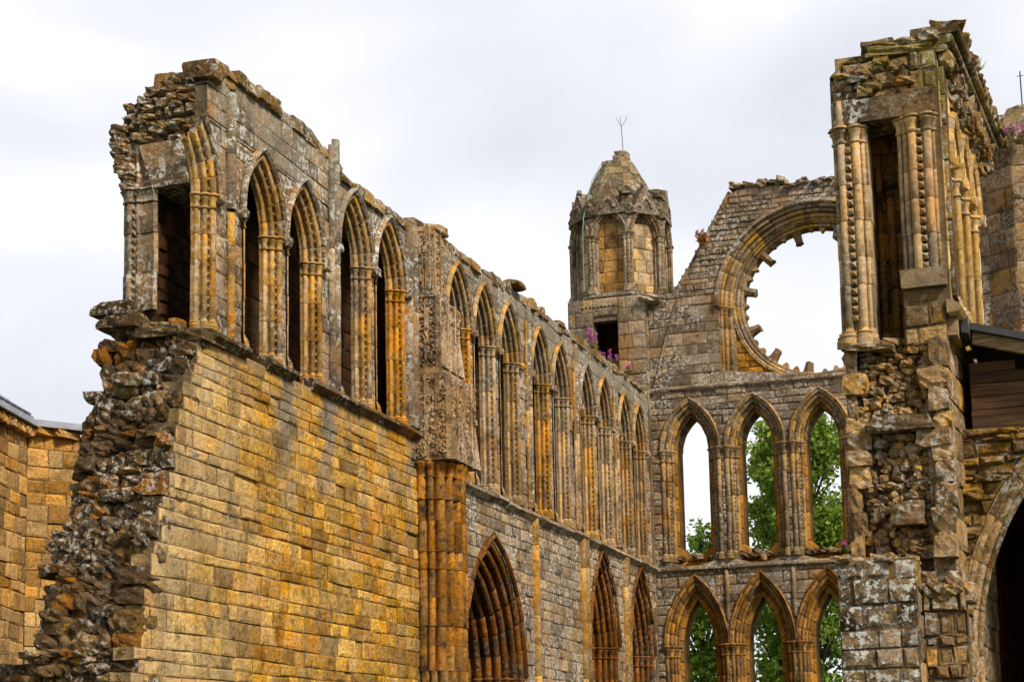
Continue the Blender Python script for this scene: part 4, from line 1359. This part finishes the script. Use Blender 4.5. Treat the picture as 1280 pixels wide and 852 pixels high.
box(m_, FS, -2.9, -1.55, 11.0, 11.72, .04, .8)
m_.build('broken_head', M['headS'], south, smooth=False)
# rubble face under the passage, with big quoins at both edges
m_ = MB()
z = 4.5
side = 0
while z < 7.5:
    h = U(.18, .36)
    if z + h > 7.35: h = 7.52 - z
    wl = U(.14, .34); wr = U(.24, .44)
    zl_ = z
    rock(m_, (-2.97 + wl / 2, YS + .3 + U(-.05, .06), z + h / 2), (wl * 1.05, .7, h * 1.03), boxy=9, jit=.04, tilt=.02)
    rock(m_, (-1.58 - wr / 2 + U(-.03, .03), YS + .28 + U(-.05, .05), z + h / 2), (wr * 1.05, .7, h * 1.03), boxy=9, jit=.04, tilt=.02)
    zz_ = z
    while zz_ < z + h - .02:
        hh = U(.05, .13)
        x = -2.97 + wl
        while x < -1.6 - wr:
            wd = U(.07, .2)
            rock(m_, (x + wd / 2, YS + .33 + U(-.06, .05), zz_ + hh / 2), (wd * 1.12, .5, hh * 1.15), boxy=4.5, jit=.1, tilt=.16, lo=True)
            x += wd * .95
        zz_ += hh * .93
    z += h
rock(m_, (-2.25, YS + .22, 6.36), (.9, .8, .2), boxy=8, jit=.04, tilt=.02)
rock(m_, (-2.2, YS + .12, 5.12), (.45, .7, .32), boxy=8, jit=.05, tilt=.06)
rock(m_, (-2.62, YS + .25, 7.5), (.72, .8, .1), boxy=7, jit=.08)
block_wall(m_, FS, -2.12, -1.56, 7.45, 8.24, ch=(.2, .36), cw=(.25, .6), d=.0, depth=.5, rough=.03, e=.025, wob=.02)
m_.build('rubble_face', M['rubbleS'], south, smooth=False)
m_ = MB(); box(m_, FS, -2.95, -1.64, .3, 7.5, .16, 4.2); box(m_, FS, -2.1, -1.6, 7.4, 8.26, .16, 1.0); m_.build('lower_core', M['mortar'], south)
m_ = MB(); block_wall(m_, frameE(24.2), -2.06, -1.5, .3, 4.05, ch=(.12, .4), cw=(.12, .4), depth=.4, rough=.05, e=.02, wob=.03, pillow=.008); m_.build('broken_foot', M['rubbleS'], south, smooth=False)
m_ = MB()
for k in range(9): rock(m_, (-2.0 + .06 * k + U(-.05, .05), 24.35 + U(-.1, .1), 4.05 + U(-.05, .2)), (U(.16, .3), .4, U(.12, .3)), boxy=6, jit=.1)
m_.build('loose_rubble', M['rubbleS'], south, smooth=False)
# side face toward the aisle
m_ = MB()
block_wall(m_, FD, .02, 4.2, .3, 7.85, ch=(.28, .5), cw=(.3, .7), depth=.3, rough=.02, d=.16)
m_.build('side_masonry', M['rubbleS'], south, smooth=False)
m_ = MB()
SW = [(.78, 7.95, 10.1, .20, .45), (1.72, 7.95, 10.1, .20, .45), (2.66, 7.95, 10.1, .2, .45)]
block_wall(m_, FD, .0, 3.4, 7.95, 11.55, [opening(*q, .25) for q in SW], ch=(.3, .5), cw=(.4, .7), depth=.3, d=.03)
m_.build('side_clerestory_masonry', M['pale'], south, smooth=False)
m_ = MB(); block_wall(m_, FD, .1, 3.4, 7.95, 11.5, ch=(.4, .6), cw=(.4, .7), depth=.3, d=.33); m_.build('side_blocking', M['pale'], south, smooth=False)
for q in SW:
    window(south, FD, *q, E=.26, depth=.33, rolls=[(.21, .045, .045), (.12, .14, .045), (.04, .25, .04)], mats=('pale', 'pale'), hood=(.27, .34), jseg=.7, nseg=4, stops=True, teeth=False, name='side_lancet')
m_ = MB()
for (zc, dc, r) in ((11.92, -.2, .07), (11.78, -.13, .06), (11.66, -.05, .05)):
    s = .0
    while s < 4.6:
        e_ = s + U(.5, .9)
        pts = []
        for ss in (s + .004, e_ - .004):
            for k in range(7):
                a = -math.pi / 2 + math.pi * k / 6
                pts.append(FD(ss, zc + r * math.sin(a) + U(-.006, .006), dc - r * math.cos(a)))
            pts.append(FD(ss, zc + r, .4)); pts.append(FD(ss, zc - r, .4))
        m_.add(pts, [(k, (k + 1) % 9, 9 + (k + 1) % 9, 9 + k) for k in range(9)] + [tuple(range(9)), tuple(range(9, 18))])
        s = e_
s = .15
while s < 4.6:
    if R_.random() < .85: rock(m_, FD(s, 11.5, -.06), (.2, .2, .26), boxy=4, jit=.2)
    s += .32
s = .1
while s < 5.2:
    L_ = U(.2, .5); rock(m_, FD(s + L_ / 2, 12.03 + U(-.03, .06), -.06), (.45, L_, U(.1, .26)), boxy=5, jit=.12, tilt=.1); s += L_
for k in range(26):
    rock(m_, FD(U(.4, 4.6), U(11.1, 11.5), U(-.04, .06)), (.16, .22, .2), boxy=3, jit=.25)
m_.build('corbel_cornice', M['headS'], south, smooth=False)
m_ = MB()
P = [(.1, 7.85), (-.06, 7.86), (-.1, 7.92), (-.08, 7.97), (.1, 8.05)]
m_.add([FD(-.05, a[1], a[0]) for a in P] + [FD(3.4, a[1], a[0]) for a in P], [(i, i + 1, 6 + i, 5 + i) for i in range(4)] + [tuple(range(5)), tuple(range(5, 10))])
m_.build('side_string', M['pale'], south)

# grey lichened masonry pier in front
pier = thing('masonry_pier', 'squat square pier of grey lichen-spotted blocks below the tall broken wall stump', 'pier', (-2.5, 24, 0))
m_ = MB()
block_wall(m_, frameE(23.4), -3.07, -2.07, .2, 4.42, ch=(.2, .36), cw=(.28, .55), depth=.4, rough=.02, e=.02)
m_.build('front_blocks', M['block'], pier, smooth=False)
m_ = MB()
block_wall(m_, frameN(-2.07), 23.42, 24.4, .2, 4.42, ch=(.24, .42), cw=(.4, .8), depth=.4, rough=.03)
block_wall(m_, frameA(-3.07, 24.4, 0, -1, -1, 0), 0, .98, .2, 4.42, ch=(.24, .42), cw=(.4, .8), depth=.4)
m_.build('side_blocks', M['rubbleS'], pier, smooth=False)
m_ = MB(); box(m_, frameE(23.5), -2.95, -2.2, .2, 4.35, .1, 1.0)
for k in range(12): rock(m_, (U(-3.0, -2.1), U(23.5, 24.2), 4.42), (U(.2, .4), .4, .12), boxy=5, jit=.1)
m_.build('pier_core', M['rubbleS'], pier)

# ================================================================== SOUTH AISLE
YA = 25.5
FA = frameE(YA)
aisle = thing('roofed_aisle', 'low roofed aisle at the right edge with dark timber boarding over a moulded stone arch', 'aisle', (1, YA + 3, 0))
am = dict(kind='lancet', c=.72, base=.3, spring=3.25, half=2.13, coff=1.95)
m_ = MB()
block_wall(m_, FA, 1.2, 3.4, 3.0, 6.6, [dict(am, half=2.13 + .27)], ch=(.1, .24), cw=(.25, .8), depth=.5, rough=.04, wob=.02)
m_.build('arch_wall', M['rubbleS'], aisle, smooth=False)
m_ = MB()
block_wall(m_, FA, -1.6, .7, .3, 6.5, [dict(am, half=2.13 + .27)], ch=(.2, .3), cw=(.25, .8), d=.3, depth=.3)
m_.build('respond_masonry', M['rubbleS'], aisle, smooth=False)
P = prof(.28, .55, [(.22, .04, .05), (.12, .2, .06), (.04, .4, .05)])
m_ = MB()
for q in (-1, 1): sweep_arch(m_, FA, dict(am), P, q, 0, 1, 7)
for q in (-1, 1): sweep_plan(m_, FA, [(.72 + q * (2.13 + o), d) for o, d in P], .3, 3.25, .7, jit=.01)
arch_a = m_.build('aisle_arch', M['rubbleS'], aisle)
m_ = MB(); block_wall(m_, frameE(36.5), -1.6, 3.4, .3, 7.5, ch=(.3, .45), cw=(.4, .8), depth=.3)
block_wall(m_, frameA(-1.45, 26.0, .02, 1, 1, 0), .1, 10.6, .3, 7.4, ch=(.3, .45), cw=(.4, .8), depth=.2)
block_wall(m_, frameA(3.3, 36.6, 0, -1, -1, 0), 0, 11.0, .3, 6.4, ch=(.3, .45), cw=(.4, .8), depth=.3)
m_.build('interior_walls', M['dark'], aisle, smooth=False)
m_ = MB()
z = 6.4
zr = lambda x: 7.87 - .30 * (x + 1.31)
while z < 7.75:
    h = U(.14, .2)
    xe = min(3.3, -1.31 + (7.6 - z - h) / .30)
    if xe > -1.2: box(m_, FA, -1.36, xe, z, z + h - .012, .12 + U(-.012, .012), .2, .004)
    z += h
m_.build('timber_boarding', M['timber'], aisle, smooth=False)
m_ = MB()
def slab(x0, x1, t0, t1, y0, y1, m_):
    P = []
    for y in (y0, y1):
        for x in (x0, x1):
            P += [(x, y, zr(x) + t0), (x, y, zr(x) + t1)]
    m_.add(P, [(0, 1, 3, 2), (4, 6, 7, 5), (0, 4, 5, 1), (2, 3, 7, 6), (1, 5, 7, 3), (0, 2, 6, 4)])
slab(-1.33, 3.5, -.06, .02, 25.15, 37, m_)
slab(-1.33, 3.5, .022, .05, 25.2, 37, m_)
m_.build('roof', M['leaddark'], aisle, smooth=False)
m_ = MB(); slab(-1.28, 3.4, -.24, -.065, 25.26, 25.36, m_); m_.build('fascia_beam', M['timberpale'], aisle, smooth=False)
m_ = MB(); slab(-1.4, -1.3, -.2, .03, 24.8, 25.5, m_); m_.build('verge_flashing', M['leaddark'], aisle, smooth=False)
m_ = MB(); box(m_, FA, -1.62, -1.42, 7.6, 7.84, -1.0, -.1, .01); m_.build('beam_stub', M['timberpale'], aisle, smooth=False)
m_ = MB()
block_wall(m_, frameA(-2.07, 24.3, .42, .907, .907, -.42), .02, 1.2, .3, 4.35, ch=(.3, .5), cw=(.3, .6), depth=.5, rough=.05, e=.03, wob=.04, top=lambda s: 4.4 - .35 * s)
m_.build('broken_respond', M['pale'], aisle, smooth=False)
m_ = MB()
block_wall(m_, frameE(YA - .06), -1.62, 1.0, 3.4, 6.5, [dict(am, half=2.13 + .27)], ch=(.07, .19), cw=(.18, .7), depth=.5, rough=.05, e=.025, wob=.04, pillow=.02,
           top=lambda x: 6.48 + .06 * math.sin(x * 9))
for k in range(12):
    x = U(-1.5, -.4); z = U(4.9, 6.4)
    if math.hypot(x - 2.67, z - 3.25) > 4.55: rock(m_, (x, YA - .02, z), (U(.15, .4), .3, U(.06, .14)), boxy=6, jit=.08, tilt=.05)
m_.build('weathered_spandrel', M['spandrel'], aisle, smooth=False)
# ================================================================== BACKGROUND BUILDING
bx, by = -26.57, 40.0
aA = math.radians(-13.6); aB = math.radians(35)
dA = (math.sin(aA), math.cos(aA)); dB = (math.sin(aB), math.cos(aB))
house = thing('chapter_house', 'golden stone building with grey lead parapet at far left behind the broken wall', 'building', (bx, by, 0))
FHA = frameA(bx - dA[0] * 9, by - dA[1] * 9, dA[0], dA[1], dA[1], -dA[0])
FHB = frameA(bx, by, dB[0], dB[1], dB[1], -dB[0])
m_ = MB()
block_wall(m_, FHA, 0, 9, .3, 11.0, ch=(.3, .5), cw=(.4, .9), depth=.4, rough=.03, wob=.03)
m_.build('side_wall', M['bldg'], house, smooth=False)
m_ = MB()
block_wall(m_, FHB, 0, 9, .3, 11.05, ch=(.3, .5), cw=(.4, .9), depth=.4, rough=.025, wob=.03)
m_.build('end_wall', M['bldg'], house, smooth=False)
m_ = MB()
s = .1
while s < 8.9:
    L_ = U(.22, .34); rock(m_, FHA(s + L_ / 2, 11.02, -.06), (.34, L_ * .85, .24), boxy=6, jit=.08); s += L_
s = .1
while s < 8.9:
    L_ = U(.4, .8); rock(m_, FHB(s + L_ / 2, 11.08, -.05), (.3, L_, .2), boxy=7, jit=.06); s += L_
m_.build('corbel_table', M['bldg'], house, smooth=False)
m_ = MB()
box(m_, FHA, 0, 9.05, 11.17, 11.25, -.32, .3); box(m_, FHA, 0, 9.0, 11.25, 11.47, -.16, .4); box(m_, FHA, 0, 8.7, 11.47, 11.5, -.2, .4); box(m_, FHA, 0, 7.9, 11.5, 11.7, .1, .6)
box(m_, FHB, 0, 9, 11.19, 11.27, -.3, .3); box(m_, FHB, 0, 2.1, 11.27, 11.42, -.05, .4); box(m_, FHB, 2.1, 9, 11.27, 11.36, -.05, .4)
k = 0.4
while k < 8.8:
    box(m_, FHA, k, k + .04, 11.26, 11.46, -.18, -.1); k += .45
m_.build('lead_parapet', M['lead'], house, smooth=False)
m_ = MB()
m_.add([FHA(0, .3, .3), FHA(9, .3, .3), FHB(9, .3, .3), (-40, 48, .3), FHA(0, 11.1, .3), FHA(9, 11.1, .3), FHB(9, 11.1, .3), (-40, 48, 11.1)],
       [(0, 1, 5, 4), (1, 2, 6, 5), (2, 3, 7, 6), (3, 0, 4, 7), (4, 5, 6, 7)])
m_.build('building_core', M['mortar'], house)

# low ruined stub at bottom left
stub = thing('low_ruined_wall', 'low dark ruined wall stub at the bottom left corner beside the broken wall end', 'ruined wall', (-20, 30, 0))
m_ = MB()
for k in range(60):
    rock(m_, (U(-22.5, -17.2), 30 + U(-.5, .4), U(3.2, 3.95)), (U(.4, .8), .7, U(.2, .35)), boxy=6, jit=.1)
m_.build('rubble_top', M['rubble'], stub, smooth=False)
m_ = MB(); box(m_, frameE(29.7), -22.6, -17.1, .2, 3.6, 0, .8); m_.build('wall_core', M['mortar'], stub)

# ================================================================== TREES
def tree(name, label, x, y, h, crown, nleaf, mat, lsize, trunk_r, group, seed):
    rnd = np.random.RandomState(seed)
    t = thing(name, label, 'tree', (x, y, 0), group)
    m_ = MB()
    tube(m_, [(x, y, 0), (x + .1, y, h * .3), (x - .1, y + .1, h * .6), (x, y, h * .93)], [trunk_r, trunk_r * .75, trunk_r * .45, .04], 8)
    m_.build('trunk', M['bark'], t)
    cl = []
    m_ = MB()
    for (z0, z1, r0, r1, k) in crown:
        for _ in range(k):
            f = rnd.rand(); z = z0 + (z1 - z0) * f; r = r0 + (r1 - r0) * f
            a = rnd.rand() * 2 * math.pi; q = r * (rnd.rand() ** .5)
            p = (x + q * math.cos(a), y + q * math.sin(a), z)
            cl.append((p, .35 + .5 * rnd.rand() * min(1.5, r / 1.5)))
            if rnd.rand() < .6:
                tube(m_, [(x, y, max(.5, z - 1.2 - q * .8)), ((x + p[0]) / 2, (y + p[1]) / 2, z - .5 - q * .2), p], [.07, .05, .015], 5)
    m_.build('limb', M['bark'], t)
    cen = np.array([c[0] for c in cl]); rad = np.array([c[1] for c in cl])
    idx = rnd.choice(len(cl), nleaf, p=rad ** 2 / (rad ** 2).sum())
    dirs = rnd.normal(size=(nleaf, 3)); dirs /= np.linalg.norm(dirs, axis=1)[:, None]
    pos = cen[idx] + dirs * (rad[idx] * rnd.rand(nleaf) ** .4)[:, None] * np.array([1, 1, .8])
    nr = rnd.normal(size=(nleaf, 3)) + np.array([0, 0, .5]); nr /= np.linalg.norm(nr, axis=1)[:, None]
    u = np.cross(nr, rnd.normal(size=(nleaf, 3))); u /= np.linalg.norm(u, axis=1)[:, None]
    v = np.cross(nr, u)
    sz = lsize * (.6 + .8 * rnd.rand(nleaf))[:, None]
    V = np.concatenate([pos - u * sz, pos + v * sz * .6 + nr * sz * .15, pos + u * sz, pos - v * sz * .6 + nr * sz * .15], 1).reshape(-1, 3) - np.array([x, y, 0])
    me = bpy.data.meshes.new('crown')
    me.from_pydata(V.tolist(), [], np.arange(4 * nleaf).reshape(-1, 4).tolist())
    me.materials.append(M[mat])
    o = bpy.data.objects.new('crown', me); COL.objects.link(o); o.parent = t
    return t

G = 'trees behind the gable wall'
tree('poplar_tree', 'tall green tree filling the third upper lancet from the left', -10.6, 73, 17.2, [(2, 9, 2.0, 2.0, 90), (9, 15, 1.9, 1.6, 120), (15, 16.8, 1.5, .6, 35)], 17000, 'leafA', .13, .3, G, 1)
tree('poplar_tree', 'tall slender green tree seen through the second upper lancet from the left', -12.35, 75, 17.2, [(2, 9, 1.7, 1.5, 70), (9, 15, 1.25, 1.1, 90), (15, 17, 1.0, .4, 30)], 12000, 'leafB', .13, .26, G, 2)
tree('broadleaf_tree', 'smaller bright tree with its top showing in the bottom of the leftmost upper lancet', -15.9, 76, 12.6, [(2, 6, 1.4, 2.2, 50), (6, 10, 2.2, 1.9, 70), (10, 12.4, 1.5, .5, 30)], 11000, 'leafB', .12, .22, G, 3)
tree('broadleaf_tree', 'dark dense tree low behind the lower lancets', -13.6, 82, 10.0, [(1, 4, 2.6, 3.0, 50), (4, 7.6, 2.9, 1.2, 45)], 5000, 'leafC', .14, .25, G, 4)

tree('broadleaf_tree', 'tree standing furthest right behind the gable wall, mostly hidden by the broken stump', -6.3, 75, 15.0, [(2, 7, 1.8, 2.1, 60), (7, 12, 2.0, 1.6, 70), (12, 14.7, 1.4, .5, 25)], 9000, 'leafA', .13, .25, G, 5)

# ================================================================== PLANTS ON THE STONEWORK
def fireweed(label, x, y, z, spread, nst, h, name='willowherb_plant', pet='pink', group='flowering plants rooted in the stonework', leaf='grassy'):
    t = thing(name, label, 'plant', (x, y, z), group)
    for k in range(nst):
        ms, ml, mp_ = MB(), MB(), MB()
        bx_, by_ = x + U(-.3, .3) * spread, y + U(-.5, .5) * spread
        hh = h * U(.5, 1.1); lx, ly = U(-.15, .15) * hh, U(-.15, .15) * hh
        tube(ms, [(bx_, by_, z - .05), (bx_ + lx * .5, by_ + ly * .5, z + hh * .5), (bx_ + lx, by_ + ly, z + hh)], [.014, .011, .006], 4)
        for q in range(26):
            f = U(.03, .62); a = U(0, 6.28); L_ = U(.1, .2)
            c = Vector((bx_ + lx * f, by_ + ly * f, z + hh * f))
            d_ = Vector((math.cos(a), math.sin(a), U(-.1, .5))).normalized(); s_ = d_.orthogonal().normalized() * L_ * .2
            ml.add([c, c + d_ * L_ * .5 + s_, c + d_ * L_, c + d_ * L_ * .5 - s_], [(0, 1, 2, 3)])
        for q in range(26):
            f = U(.6, 1.02); a = U(0, 6.28); rr = .07 * (1.15 - f) + .025
            c = Vector((bx_ + lx * f + rr * math.cos(a), by_ + ly * f + rr * math.sin(a), z + hh * f))
            n1 = Vector((U(-1, 1), U(-1, 1), U(-1, 1))).normalized(); u1 = n1.orthogonal().normalized() * U(.02, .042); v1 = n1.cross(u1)
            mp_.add([c - u1, c - v1, c + u1, c + v1], [(0, 1, 2, 3)])
        A_, B_ = (bx_, by_, z - .04), (bx_ + lx * .5, by_ + ly * .5, z + hh * .5); C_ = (bx_ + lx, by_ + ly, z + hh * 1.02)
        tube(ml, [A_, B_], .016, 4); tube(mp_, [B_, C_], .012, 4)
        st = ms.build('stem', M[leaf], t)
        ml.build('leaves', M[leaf], st, smooth=False)
        mp_.build('flower_spike', M[pet], st, smooth=False)
    return t
fireweed('bushier magenta flowering plant on the wall head, left of the dark turret doorway', -12.95, 48.4, 13.65, .9, 6, .8)
fireweed('sparser magenta flowering plant on the wall head in front of the dark turret doorway', -12.95, 50.7, 13.7, 1.3, 7, .65)
fireweed('pink flowering plant on the ledge of the plain turret at the right edge', -1.15, 53.9, 20.3, 1.5, 9, .85)
fireweed('tiny magenta flower at the right end of the upper lancet sill', -6.75, 54.1, 8.3, .5, 3, .4)
fireweed('rusty orange plant growing on the raking edge of the gable', -10.95, 54.2, 18.5, .5, 6, .42, name='withered_plant', pet='rust', leaf='rust')

def tuft(label, c, r, n_, mat='grassy', name='grass_tuft'):
    t = thing(name, label, 'grass tuft', c, 'grass tufts on the wall tops')
    m_ = MB()
    for k in range(n_):
        a = U(0, 6.28); q = r * U(0, 1) ** .5
        b_ = Vector((c[0] + q * math.cos(a), c[1] + q * math.sin(a), c[2] - .05)); L_ = U(.1, .28) * (r / .25) ** .5
        tip = b_ + Vector((U(-.12, .12), U(-.12, .12), L_)); s_ = Vector((U(-1, 1), U(-1, 1), 0)).normalized() * .014
        m_.add([b_ - s_, b_ + s_, tip], [(0, 1, 2)])
    m_.build('blades', M[mat], t, smooth=False)
p = FD(2.0, 12.08, -.12)
tuft('yellow green tuft of grass on the corbelled cornice of the right hand wall stump', p, .2, 260)
tuft('small green tuft on the head of the long wall, left of the magenta flowers', (-12.95, 46.2, 13.62), .22, 160)
